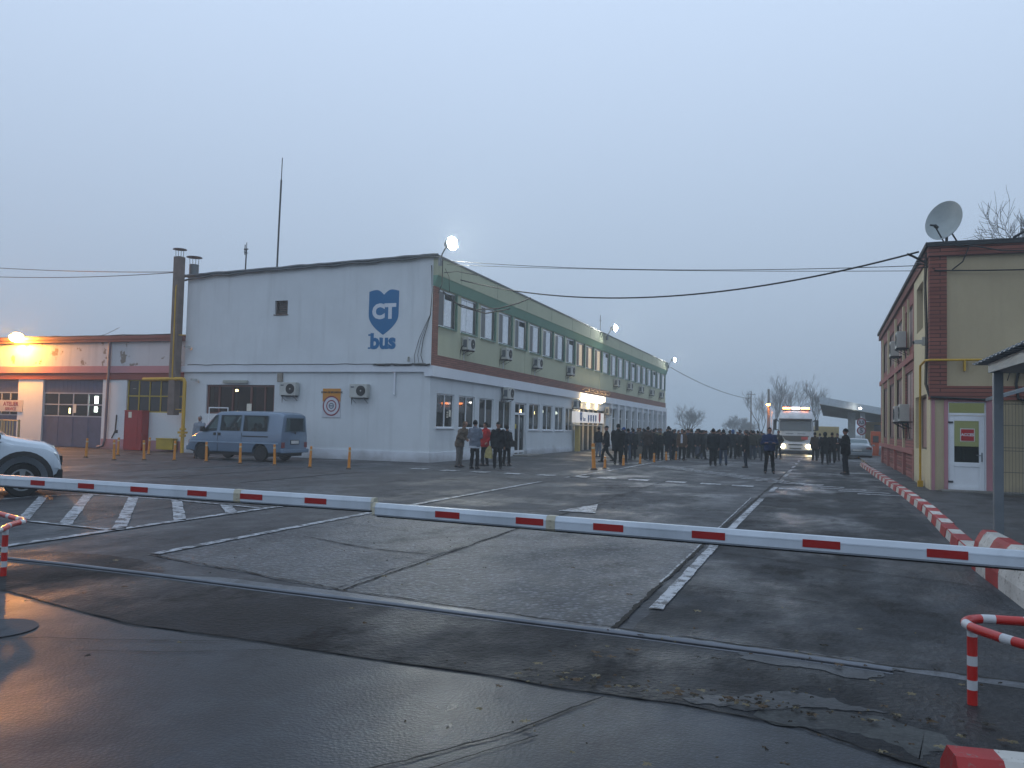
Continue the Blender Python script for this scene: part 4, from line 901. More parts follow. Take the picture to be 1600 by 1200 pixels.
# satellite dish
ds = thing('satellite_dish', 'large round satellite dish on the roof corner of the tan building', 'dish', (3.12, 26.5, 7.16))
dn = Vector((-.55, -.80, .28)).normalized(); da = dn.cross(Vector((0, 0, 1))).normalized(); db = da.cross(dn); c0 = Vector((.08, 0, .58))
w = MB(); rings = []
for side in (0, .02):
    pr = []
    for i in range(7):
        r = .60*i/6+.001; pr.append([c0+da*r*.88*math.cos(2*PI*j/28)+db*r*math.sin(2*PI*j/28)+dn*(.16*(r/.6)**2-side) for j in range(28)])
    rings += pr if side == 0 else pr[::-1]
w.loft(rings); obj('reflector', w, mat('dish_grey', '#8f9a9b', .5, dirt=.3, vs=2), ds, world=False, smooth=50)
w = MB(); b_ = c0-db*.58; w.tube([b_, b_+dn*.55-db*.05+db*.28], .022, 6); obj('feed_arm', w, m_dmetal, ds, world=False)
w = MB(); e = b_+dn*.55+db*.23; w.tube([e-dn*.02, e-dn*.14], .05, 8); w.tube([e, e+Vector((-.12, 0, .02))], .03, 6); obj('feed_horn', w, m_dmetal, ds, world=False)
w = MB(); w.cyl((.1, .1, 0), (.1, .05, .45), .04, 8); w.cyl((.45, .35, 0), (.2, .1, .35), .025, 6); w.cyl((.1, 0, 0), (.1, -.02, .25), .03, 6); obj('mast', w, m_dmetal, ds, world=False)
w = MB(); w.box(5.0, 5.9, 27, 27.6, 7.16, 7.32); w.tube([(4.95, 27, 7.3), (5.2, 26.95, 7.45), (5.9, 26.95, 7.45)], .04, 6); tag(obj('roof_cover', w, m_dmetal, loc=(5.2, 27, 7.16), bevel=.03), 'dark metal cover on the roof at the right edge', 'cover')

# shelter with a grey post
S = thing('shelter', 'metal shelter roof on a grey square post in front of the tan building', 'shelter', (2.46, 14.6, .12))
w = MB(); w.box(2.40, 2.53, 14.53, 14.66, .12, 2.72); obj('post', w, m_metal, S, bevel=.008)
w = MB(); w.box(6.4, 6.53, 14.53, 14.66, .12, 2.72); w.box(6.4, 6.53, 11.0, 11.13, .12, 2.72); obj('post', w, m_metal, S, bevel=.008)
w = MB(); w.hexa([(2.36, 11.0, 2.62), (6.9, 11.0, 2.62), (6.9, 14.75, 2.66), (2.36, 14.75, 2.66)], [(2.36, 11, 2.80), (6.9, 11, 2.80), (6.9, 14.75, 2.80), (2.36, 14.75, 2.80)]); obj('beam', w, m_metal, S)
w = MB(); n = 30
for i in range(n): 
    y0_ = 10.8+4.5*i/n; y1_ = y0_+4.5/n; z = .02*(i % 2)
    w.box(2.22, 7.1, y0_, y1_-.002, 2.81+z, 2.825+z)
obj('roof_sheet', w, mat('sheet_grey', '#7b858c', .5, .3, dirt=.4), S)
F = thing('mesh_fence', 'wire mesh fence panel under a sloping sheet roof beside the tan wall', 'fence', (4.2, 24.6, .12))
w = MB()
for i in range(34): x = 4.25+i*.075; w.box(x-.004, x+.004, 24.6, 24.608, .15, 2.55)
for z in (.2, .75, 1.3, 1.38, 1.95, 2.5): w.box(4.2, 6.8, 24.59, 24.6, z-.008, z+.008)
obj('mesh_panel', w, mat('mesh_wire', '#4f5450', .5, .5), F)
w = MB(); w.box(4.15, 4.2, 24.58, 24.63, .12, 2.6); w.box(6.8, 6.86, 24.58, 24.63, .12, 2.6); obj('post', w, m_metal, F)
w = MB(); w.hexa([(4.0, 23.6, 2.6), (7, 23.6, 3.6), (7, 25.4, 3.6), (4.0, 25.4, 2.6)], [(4.0, 23.6, 2.68), (7, 23.6, 3.68), (7, 25.4, 3.68), (4.0, 25.4, 2.68)]); obj('roof_sheet', w, MATS['sheet_grey'], F)

# ---- kerb and concrete barriers
m_kr = worn_paint('kerb_red', '#9e2b2b', .2, .6, '#6b6660', 14); m_kw = worn_paint('kerb_white', '#c3c2bc', .25, .6, '#6b6660', 14)
kp = [(1.78, 12.3), (1.82, 15), (1.95, 20.2), (1.88, 27.5), (1.62, 44), (1.6, 46)]
def kx(y):
    for (xa, ya), (xb, yb) in zip(kp[:-1], kp[1:]):
        if ya <= y <= yb: return xa+(xb-xa)*(y-ya)/(yb-ya)
    return kp[-1][0]
w = MB(); y = 12.3; k = 0; kr = random.Random(3)
while y < 45.5:
    l = .8; a, b = kx(y), kx(y+l); w.mi = k % 2; h = .155+kr.uniform(-.012, .012); j = kr.uniform(-.012, .012)
    w.hexa([(a+j, y+.006, -.05), (a+.24+j, y+.006, -.05), (b+.24+j, y+l-.006, -.05), (b+j, y+l-.006, -.05)], [(a+.03+j, y+.006, h), (a+.235+j, y+.006, h), (b+.235+j, y+l-.006, h), (b+.03+j, y+l-.006, h)]); y += l; k += 1
o = obj('painted_kerb', w, [m_kr, m_kw], bevel=.012); tag(o, kind='structure')
def barrier(name_label, loc, rz, bands, hgt=.5):
    t = thing('concrete_barrier', name_label, 'barrier', loc, rz, 'painted concrete barriers'); w = MB(); x = 0; n = 0
    prof = [(-.19, 0), (-.19, .17), (-.15, .36), (-.10, hgt-.04), (-.06, hgt), (.06, hgt), (.10, hgt-.04), (.15, .36), (.19, .17), (.19, 0)]
    for l, mi in bands:
        w.mi = mi; w.loft([[(xx, py, pz) for py, pz in prof] for xx in (x, x+l)]); x += l
    o = obj('body', w, [m_kr, m_kw], t, world=False); return t
barrier('red and white concrete barrier at the near end of the kerb', (1.93, 12.1, 0), R(-88), [(.25, 0), (.55, 1), (.65, 0), (2.4, 1)])
barrier('red-ended concrete barrier cut by the lower right corner of the photo', (.47, 3.78, 0), R(8), [(.17, 0), (2.2, 1)], .45)

# ---- hoops
m_hr = mat('hoop_red', '#b3221c', .35, coat=.2, dirt=.2); m_hw = mat('hoop_white', '#b9bdc0', .45, dirt=.2)
def hoop(label, loc, path, post, whites):
    t = thing('guard_hoop', label, 'hoop', loc); w = MB()
    P = [Vector(p) for p in path]; Q_ = []
    for i in range(len(P)-1):
        p0, p1, p2, p3 = P[max(i-1, 0)], P[i], P[i+1], P[min(i+2, len(P)-1)]
        for j in range(8):
            s = j/8; Q_.append(.5*((2*p1)+(-p0+p2)*s+(2*p0-5*p1+4*p2-p3)*s*s+(-p0+3*p1-3*p2+p3)*s**3))
    Q_.append(P[-1]); d = 0; seg = []; 
    for a, b in zip(Q_[:-1], Q_[1:]): seg.append(d); d += (b-a).length
    cur = []; 
    for i, q in enumerate(Q_):
        cur.append(q); sd = seg[i] if i < len(seg) else d
        wm = int((sd % .34) > .25)
        if i and (wm != last or i == len(Q_)-1):
            w.mi = last; w.tube(cur, .03, 12); cur = [q]
        last = wm
    obj('ring', w, [m_hr, m_hw], t, loc=None, smooth=50)
    w = MB(); z = 0
    for h, mi in [(.10, 0), (.06, 1), (.09, 0), (.06, 1), (.12, 0), (.05, 1)]: w.mi = mi; w.cyl((post[0], post[1], z), (post[0], post[1], z+h), .03, 14); z += h
    obj('post', w, [m_hr, m_hw], t, smooth=50); w = MB()
    w.mi = 0; e = Q_[-1]; w.cyl((e.x, e.y, 0), (e.x, e.y, e.z), .03, 12); obj('leg', w, [m_hr, m_hw], t, smooth=50); w = MB(); w.cyl((Q_[0].x, Q_[0].y, 0), tuple(Q_[0]), .03, 12)
    obj('leg', w, [m_hr, m_hw], t, smooth=50)
hoop('red and white guard hoop on a short post at the right edge', (.85, 6.06, 0), [(2.3, 6.5, .5), (1.2, 6.3, .5), (.95, 6.25, .5), (.85, 6.12, .5), (.85, 5.98, .5), (.93, 5.82, .5), (1.07, 5.62, .5), (1.6, 5.05, .5), (2.1, 4.7, .5)], (.87, 6.03), 0)
hoop('red and white guard hoop at the left edge', (-8.0, 6.4, 0), [(-11, 8.0, .5), (-9.12, 7.2, .5), (-8.5, 6.95, .5), (-8.28, 6.82, .5), (-8.22, 6.68, .5), (-8.1, 6.5, .5), (-7.88, 6.23, .5), (-7.2, 5.2, .5)], (-7.97, 6.36), 0)

# ---- barrier arms
m_arm = mat('arm_white', '#b4bfc9', .4, var=.08, vs=2, coat=.1, dirt=.4); m_armr = mat('arm_red', '#8f1210', .35, var=.05); m_beige = mat('arm_coupling', '#a9a694', .5)
def arm(label, a, b, h, reds, coup, endcap):
    a, b = Vector(a), Vector(b); t = thing('boom_gate', label, 'barrier arm', tuple(a)); d = (b-a).normalized(); s = Vector((-d.y, d.x, 0)).normalized(); 
    if s.y > 0: s = -s
    u = Vector((0, 0, 1)); L_ = (b-a).length
    prof = [(-.04, -h/2+.012), (-.03, -h/2), (.03, -h/2), (.04, -h/2+.012), (.04, h/2-.03), (.026, h/2), (-.026, h/2), (-.04, h/2-.03)]
    w = MB(); w.loft([[a+d*x+s*p+u*q for p, q in prof] for x in (0, L_)]); w.loft([[a+d*x+s*p*1.06+u*q for p, q in [(.0395, h/2-.034), (.0395, h/2-.038), (.038, h/2-.038), (.038, h/2-.034)]] for x in (0.001, L_-.001)])
    obj('boom', w, m_arm, t)
    def px2x(px):
        lo, hi = -1., L_+1
        for _ in range(40):
            m = (lo+hi)/2; p = a+d*m+s*.04-Vector((0, 0, CH)); sx_ = 800+FPX*p.dot(cr)/p.dot(cf)
            if sx_ < px: lo = m
            else: hi = m
        return lo
    sgn = 1 
    for p0, p1 in reds:
        x0, x1 = px2x(p0), px2x(p1); w = MB(); w.loft([[a+d*x+s*p+u*q for p, q in [(.0405, -.022), (.0405, .026), (.043, .026), (.043, -.022)]] for x in (x0, x1)]); obj('red_reflector', w, m_armr, t)
    for c in coup:
        x = px2x(c); w = MB(); w.loft([[a+d*(x+e)+s*p*1.08+u*q*1.06 for p, q in prof] for e in (-.035, .035)])
        for q in (-.02, .02): w.cyl(a+d*x+s*.042+u*q, a+d*x+s*.05+u*q, .006, 8)
        obj('coupling', w, m_beige, t)
    if endcap is not None:
        e = b if endcap else a; w = MB(); w.loft([[e+d*(x if endcap else -x)+s*p*1.03+u*q*1.03 for p, q in prof] for x in (-.02, .006)]); obj('end_cap', w, m_beige, t)
    w = MB(); w.loft([[a+d*x+s*p+u*q for p, q in [(-.012, -h/2), (.012, -h/2), (.012, -h/2-.012), (-.012, -h/2-.012)]] for x in (.02, L_-.02)]); obj('rubber_edge', w, m_black, t)
arm('left arm of the lowered white barrier with red stripes', (-9.9, 6.03, 1.03), (-3.53, 6.2, 1.0), .108, [(20, -5), (48, 70), (122, 147), (204, 231), (293, 323), (373, 410), (476, 510)][1:], [370], True)
arm('right arm of the lowered white barrier with red stripes', (-3.42, 6.02, .985), (1.95, 5.4, 1.0), .1, [(680, 718), (806, 849), (927, 974), (1081, 1133), (1254, 1313), (1448, 1513)], [860], False)
for x, y, lb in [(2.05, 5.4, 'white barrier cabinet carrying the right arm'), (-10.0, 6.0, 'white barrier cabinet carrying the left arm')]:
    t = thing('barrier_cabinet', lb, 'cabinet', (x, y, 0)); w = MB(); w.box(-.16, .16, -.2, .2, 0, 1.12); obj('body', w, m_arm, t, world=False, bevel=.02); w = MB(); w.box(-.18, .18, -.22, .22, 1.12, 1.16); obj('lid', w, m_hr, t, world=False, bevel=.01)

# ---- orange flexible bollards
def make_bol():
    t = thing('bollard', '', 'bollard'); w = MB(); w.tube([(0, 0, .02), (0, 0, .1), (0, 0, .74)], 1, 12, True, [.062, .05, .042]); obj('tube', w, m_orange, t, world=False, smooth=50)
    w = MB(); w.tube([(0, 0, 0), (0, 0, .02), (0, 0, .05)], 1, 14, True, [.1, .095, .06]); obj('base', w, mat('bollard_base', '#3a2a18', .7), t, world=False, smooth=40)
    w = MB(); w.cyl((0, 0, .6), (0, 0, .66), .0455, 12); obj('band', w, mat('bollard_band', '#b8a888', .5), t, world=False, smooth=50)
    w = MB(); w.sphere((0, 0, .74), (.043, .043, .02), 12, 6); obj('cap', w, m_orange, t, world=False, smooth=50); return t
B0 = make_bol(); first = True
bl = [(134, 715, .6, 'small bollard nearest the white car, standing alone in front of the blue door'), (178, 719, .78, 'front bollard of the pair before the red cabinet, left'), (184, 712, .78, 'rear bollard of the pair before the red cabinet, left'), (225, 719, .78, 'front bollard of the pair right of the red cabinet'), (232, 711, .78, 'rear bollard of the pair right of the red cabinet'), (272, 720, .8, 'bollard in front of the yellow box'),
      (322, 722, .8, 'bollard in front of the van front wheel'), (375, 725, .8, 'bollard in front of the middle of the van'), (429, 727, .8, 'bollard in front of the van rear corner'), (484, 731, .8, 'bollard just right of the van'), (545, 733, .8, 'rightmost bollard of the gable row'),
      (928, 734, .95, 'tallest bollard standing by the walking man at the porch'), (945, 732, .36, 'short bollard just right of the tallest one'), (974, 728, .35, 'short bollard at the feet of the man in black'), (1000, 725, .35, 'third short bollard from the porch'), (1022, 723, .35, 'fourth short bollard, in front of the crowd'), (1041, 720, .35, 'fifth short bollard, in front of the crowd'), (1056, 719, .35, 'farthest short bollard in front of the crowd')]
for px, py, h, lb in bl:
    p = G(px, py); b_ = B0 if first else dup(B0); first = False
    b_.location = p; b_['label'] = lb; b_['group'] = 'orange bollards'; s = h/.78
    if h < .5: b_.scale = (1.1, 1.1, s*1.35)
    b_.rotation_euler = (R(rnd.uniform(-2, 2)), R(rnd.uniform(-3, 3)), rnd.uniform(0, 6))
    if h > .9: b_.scale = (1.5, 1.5, 1.35)

# ---- cables in the air
def cable(name, label, a, b, sag, r=.016, extra=None):
    a, b = Vector(a), Vector(b); w = MB(); n = 36; w.tube([a.lerp(b, i/n)-Vector((0, 0, sag*4*(i/n)*(1-i/n))) for i in range(n+1)], r, 6, False)
    if extra:
        for e in extra: w.tube(e, r, 6, False)
    return tag(obj(name, w, m_cable, loc=tuple(a), smooth=60), label, 'cable')
CA = (-15.1, 31.6, 8.5); CB = (2.55, 26.9, 6.75)
cable('overhead_cable', 'upper thin cable between the two buildings', CA, (2.55, 27.0, 6.62), .25, .012)
cable('overhead_cable', 'second thin cable crossing between the two buildings', (-15.0, 31.8, 8.35), (2.55, 27.2, 6.5), .1, .010)
cable('overhead_cable', 'thick sagging cable between the two buildings', (-14.9, 33.0, 7.9), (2.5, 26.6, 6.95), 1.05, .028, [[(-15.25, 32.0, 7.25), (-15.0, 32.8, 6.85), (-14.2, 33.2, 6.6), (-12.9, 32.6, 6.55), (-11.9, 32.2, 6.68), (-11.2, 31.7, 6.8)], [(-15.25, 32.0, 7.2), (-14.9, 33.1, 6.75), (-13.8, 33.3, 6.45), (-12.4, 32.5, 6.5)]])
cable('overhead_cable', 'upper of the two cables reaching the chimney from the left', (-62, 34, 12.2), (-29.0, 31.3, 8.55), .5, .018)
cable('overhead_cable', 'lower of the two cables reaching the chimney from the left', (-62, 33, 11.6), (-29.0, 31.2, 8.5), .8, .018)
cable('overhead_cable', 'faint cable running from the far roof floodlight to the bare trees', (-15.0, 86.3, 7.9), (-9.0, 112, 5.6), .5, .03)
cable('overhead_cable', 'lower cable draped along the front of the tan building', (XR+.1, 26.1, 6.3), (7, 26.0, 6.2), .03, .02, [[(XR+.1, 26.1, 6.35), (XR-.08, 26.6, 6.55), (2.5, 26.9, 6.7)], [(3.3, 26.05, 7.0), (3.7, 26.0, 6.9), (3.55, 26.0, 6.5), (3.3, 26.1, 6.3)], [(3.6, 26.0, 6.98), (4.5, 25.95, 6.75), (7, 25.9, 6.6)]])
w = MB()
for i, (dx, r) in enumerate([(-.06, .02), (-.09, .012), (-.03, .014)]):
    w.tube([(XR+dx, 26.45+.05*i, 6.9), (XR+dx-.03, 26.5+.05*i, 6.0), (XR+dx, 26.42+.05*i, 4.5), (XR+dx-.02, 26.42+.03*i, 3.1), (XR+dx+.05, 26.2, 2.75)], r, 5)
for i in range(4): w.box(2.45, XR, 26.5+.12*i, 26.53+.12*i, 6.45+.12*i, 6.48+.12*i)
w.tube([(XR, 26.7, 6.6), (2.35, 26.7, 6.85), (2.2, 26.6, 6.9)], .035, 6); w.tube([(XR, 26.1, 2.72), (4.2, 26.1, 2.66)], .03, 5)
tag(obj('cable_bundle', w, m_cable, loc=(XR, 26.4, 3)), 'bundle of black cables running down the corner of the tan building', 'cables')
w = MB()
for i, (dx, r) in enumerate([(.0, .015), (.1, .01), (.05, .012)]):
    w.tube([(X0-.05+dx*.3, Y0-.08-.02*i, 8.3), (X0+.02, Y0-.1, 7.2), (X0-.02, Y0-.1-.02*i, 6.2), (X0-.35-.1*i, Y0-.06, 5.2), (X0-.45-.15*i, Y0-.06, 4.5), (X0-.3-.2*i, Y0-.1, 4.15)], r, 5)
w.tube([(X0+.45, Y0+.2, 8.2), (X0+.5, Y0+.5, 7.9), (X0+.4, Y0+.8, 7.3)], .012, 4); w.tube([(X0+.45, Y0-.05, 8.55), (X0+.45, Y0-.05, 7.5), (X0+.3, Y0-.1, 7.1)], .02, 5); w.tube([(X0+.45, Y0+.1, 8.0), (X0+.9, Y0+.5, 8.1), (X0+1.6, Y0+1, 8.0)], .02, 5)
tag(obj('cable_bundle', w, m_cable, loc=(X0, Y0, 6)), 'tangle of black cables down the corner of the white gable', 'cables')

# ================================================================= BACKGROUND: canopy, yellow wall, trees, lamp
C_ = thing('filling_station', 'pale flat canopy on columns with a row of lights, beyond the parked cars', 'canopy', (2, 80, 0))
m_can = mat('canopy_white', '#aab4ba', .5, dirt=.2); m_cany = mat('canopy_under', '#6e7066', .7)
A_, B__, D_, E_ = AY(1281, 631, 75), AY(1400, 652, 85), AY(1400, 664, 112), AY(1286, 649, 98)
up = Vector((0, 0, .62)); w = MB(); w.hexa([A_, B__, D_, E_], [A_+up, B__+up, D_+up, E_+up]); obj('roof', w, m_can, C_)
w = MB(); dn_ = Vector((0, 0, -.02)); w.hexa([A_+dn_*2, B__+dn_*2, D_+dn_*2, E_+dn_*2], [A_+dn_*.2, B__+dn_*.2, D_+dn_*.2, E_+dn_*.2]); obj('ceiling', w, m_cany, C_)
cpos = AY(1333, 690, 84)
w = MB(); w.box(cpos.x-.45, cpos.x+.2, 84, 84.7, -.3, 3.9); obj('column', w, m_can, C_)
w = MB(); w.box(cpos.x+.55, cpos.x+.95, 82, 82.6, -.3, 3.8); obj('column', w, m_can, C_)
for i, (px, py, d) in enumerate([(1344, 638, 79), (1340, 641, 82), (1335.5, 644.5, 86), (1332, 647, 90), (1328, 650.5, 95)]):
    p = AY(px, py, d); w = MB(); w.sphere(p, (.12, .12, .07), 10, 6); obj('ceiling_light', w, emis('canopy_light', (1, .95, .85), 45) if 'canopy_light' not in MATS else MATS['canopy_light'], C_)
YW = thing('yellow_shed', 'yellow ribbed shed wall beyond the truck', 'shed', (0, 118, 0)); a = AY(1263, 667, 118); b = AY(1311, 667, 118)
w = MB(); w.box(a.x, b.x, 118, 124, -.3, a.z+.1); 
for i in range(24): x = a.x+(b.x-a.x)*i/24; w.box(x, x+.06, 117.94, 118, -.3, a.z)
obj('wall', w, mat('shed_yellow', '#a08c48', .7, dirt=.4), YW)
YW2 = thing('yellow_kiosk', 'dark yellow kiosk under the canopy behind the sedan', 'kiosk', (4, 88, 0)); a = AY(1350, 664, 88); b = AY(1400, 664, 88)
w = MB(); w.box(a.x, b.x, 88, 93, -.3, a.z+.3); obj('wall', w, mat('kiosk_yellow', '#8a6f1e', .7, dirt=.6), YW2)
w = MB(); w.box(a.x+.9, b.x, 87.9, 87.99, 1.6, 2.4); obj('window', w, m_panel, YW2)
p = AY(1368, 695, 62); t = thing('orange_dispenser', 'weathered orange metal cabinet beside the sedan', 'cabinet', (p.x, 62, 0)); w = MB(); w.box(-.3, .3, -.25, .25, 0, 1.75); obj('body', w, mat('orange_paint', '#a8481a', .6, dirt=.5), t, world=False, bevel=.02); w = MB(); w.box(-.18, .18, -.262, -.252, 1.0, 1.45); obj('panel', w, m_panel, t, world=False)
# round signs
p = AY(1346, 673, 62); t = thing('traffic_sign', 'two round red-rimmed signs on one pole, the lower one reading 5', 'sign', (p.x, 62, 0)); w = MB(); w.cyl((0, .04, 0), (0, .04, 2.75), .035, 8); obj('pole', w, m_pvc, t, world=False)
for z, s, sz in ((p.z, '5', .42), (AY(1346, 660, 62).z, '3,5', .3)):
    w = MB(); w.cyl((0, 0, z), (0, .02, z), .30, 28); pl = obj('sign_plate', w, mat('sign_ring_red', '#7a2430', .5), t, world=False); w = MB(); w.cyl((0, -.006, z), (0, -.001, z), .22, 28); obj('sign_face', w, mat('sign_white2', '#9aa0a8', .5), pl, world=False)
    tx = text_on('sign_number', s, sz, mat('sign_ink', '#1b2238', .5), pl, (p.x, 62-.012, z), '-y', .002, .012)
w = MB(); w.sphere((0, 0, 0), (.45, .25, .2), 10, 6); 
m_bark = mat('bare_bark', '#3a3330', .9, var=.2)
def tree(label, x, y, h, spread, seed, stems=1, lean=(0, 0), levels=5, group='bare trees in the fog', r0=None, cat='tree', up=.18, z0=-.3, tw=1.0):
    rr = random.Random(seed); t = thing('bare_tree', label, cat, (x, y, z0), 0, group); tk = MB(); cr_ = MB()
    def br(p, d, l, r, lv):
        n = 4 if lv < 2 else 3; P = [p]; q = p.copy(); dd = d.copy()
        for i in range(n):
            dd = (dd+Vector((rr.uniform(-1, 1), rr.uniform(-1, 1), rr.uniform(-.6, .9)))*.16+Vector((0, 0, .05))).normalized(); q = q+dd*l/n; P.append(q.copy())
        mb = tk if lv < 2 else cr_
        mb.tube(P, r, 6 if lv < 2 else 3, False, [r*(1-.45*i/n) for i in range(n+1)])
        if lv >= levels: return
        k = rr.choice([3, 4]) if lv < levels-1 else rr.choice([4, 5])
        for j in range(k):
            f = rr.uniform(.3, 1) if j else 1; i = min(n-1, int(f*n)); s = P[i].lerp(P[i+1], f*n-i if f < 1 else 1)
            a = rr.uniform(0, 2*PI); side = dd.cross(Vector((math.cos(a), math.sin(a), .2))).normalized()
            nd = (dd*rr.uniform(.6, 1)+side*rr.uniform(.45, .85)*spread+Vector((0, 0, up*.5))).normalized()
            br(s, nd, l*rr.uniform(.58, .82), max(.008*tw, r*rr.uniform(.42, .6)), lv+1)
    for s in range(stems):
        a = 2*PI*s/max(1, stems)+rr.uniform(-.3, .3); o = .28 if stems > 1 else 0
        d = Vector((lean[0]+o*math.cos(a)*spread*1.4, lean[1]+o*math.sin(a)*spread*1.4, 1)).normalized()
        br(Vector((rr.uniform(-.2, .2)*(stems > 1), 0, 0)), d, h*.36, r0 or h*.018, 0)
    obj('trunk', tk.mesh('trunk', m_bark, 60, fix=False), None, t); obj('crown', cr_.mesh('crown', m_bark, False, fix=False), None, t); return t
p = AY(1077, 690, 165); tree('rounded leafless bush-like tree behind the crowd, right of the long building', p.x, 165, 7.4, 1.0, 4, 5, levels=4, tw=2.0)
p = AY(1152, 690, 202); tree('low blurred thicket in the fog behind the crowd', p.x, 202, 6.2, 1.3, 8, 8, levels=4, tw=3, r0=.05)
p = AY(1170, 690, 210); tree('second low blurred thicket in the fog, behind the street lamp', p.x, 210, 4.7, 1.4, 18, 7, levels=4, tw=3, r0=.05)
p = AY(1193, 690, 156); tree('leafless tree leaning left beside the orange street lamp', p.x, 156, 9.8, .75, 12, 1, (-.42, 0), 5, tw=1.7)
p = AY(1206, 690, 162); tree('tallest leafless tree rising straight above the orange street lamp', p.x, 162, 13.6, .6, 5, 1, (.02, 0), 5, tw=1.7)
p = AY(1222, 690, 159); tree('leafless tree leaning right above the truck', p.x, 159, 11.5, .75, 9, 1, (.38, 0), 5, tw=1.7)
p = AY(1274, 690, 144); tree('slim leafless tree between the truck and the canopy', p.x, 144, 10.3, .5, 14, 1, (.05, 0), 5, tw=1.7)
tree('large leafless tree rising behind the roof of the tan building', 13.0, 62, 18.8, .85, 21, 1, (.0, 0), 6, group='bare tree behind the roof', tw=2.2)
# street lamp
p = AY(1201, 633, 92); t = thing('street_lamp', 'orange street lamp lit on a concrete pole before the bare trees', 'street lamp', (p.x, 92, -.3)); w = MB(); w.tube([(0, 0, 0), (0, 0, p.z+2.0)], .14, 8, True, [.2, .11]); obj('pole', w, mat('pole_grey', '#6e6a66', .8), t, world=False)
w = MB(); w.tube([(0, 0, p.z+.2), (0, -.5, p.z+.45), (0, -.7, p.z+.4)], .04, 6); w.box(-.14, .14, -1.1, -.6, p.z+.38, p.z+.52); obj('arm', w, m_metal, t, world=False)
w = MB(); w.sphere((0, -.85, p.z+.33), (.17, .2, .12), 12, 8); obj('lens', w, emis('far_sodium', (1, .27, .03), 200), t, world=False, smooth=60)
w = MB(); w.cyl((.32, .3, 0), (.32, .3, p.z-.3), .05, 6); obj('conduit', w, m_pvc, t, world=False)
p = AY(1173, 690, 125); t = thing('utility_pole', 'thin grey utility pole in the fog left of the street lamp', 'pole', (p.x, 125, -.3)); w = MB(); w.tube([(0, 0, 0), (0, 0, 7.5)], .1, 6, True, [.16, .09]); w.box(-.6, .6, -.04, .04, 7.0, 7.1); obj('pole', w, mat('pole_grey', '', 0), t, world=False)

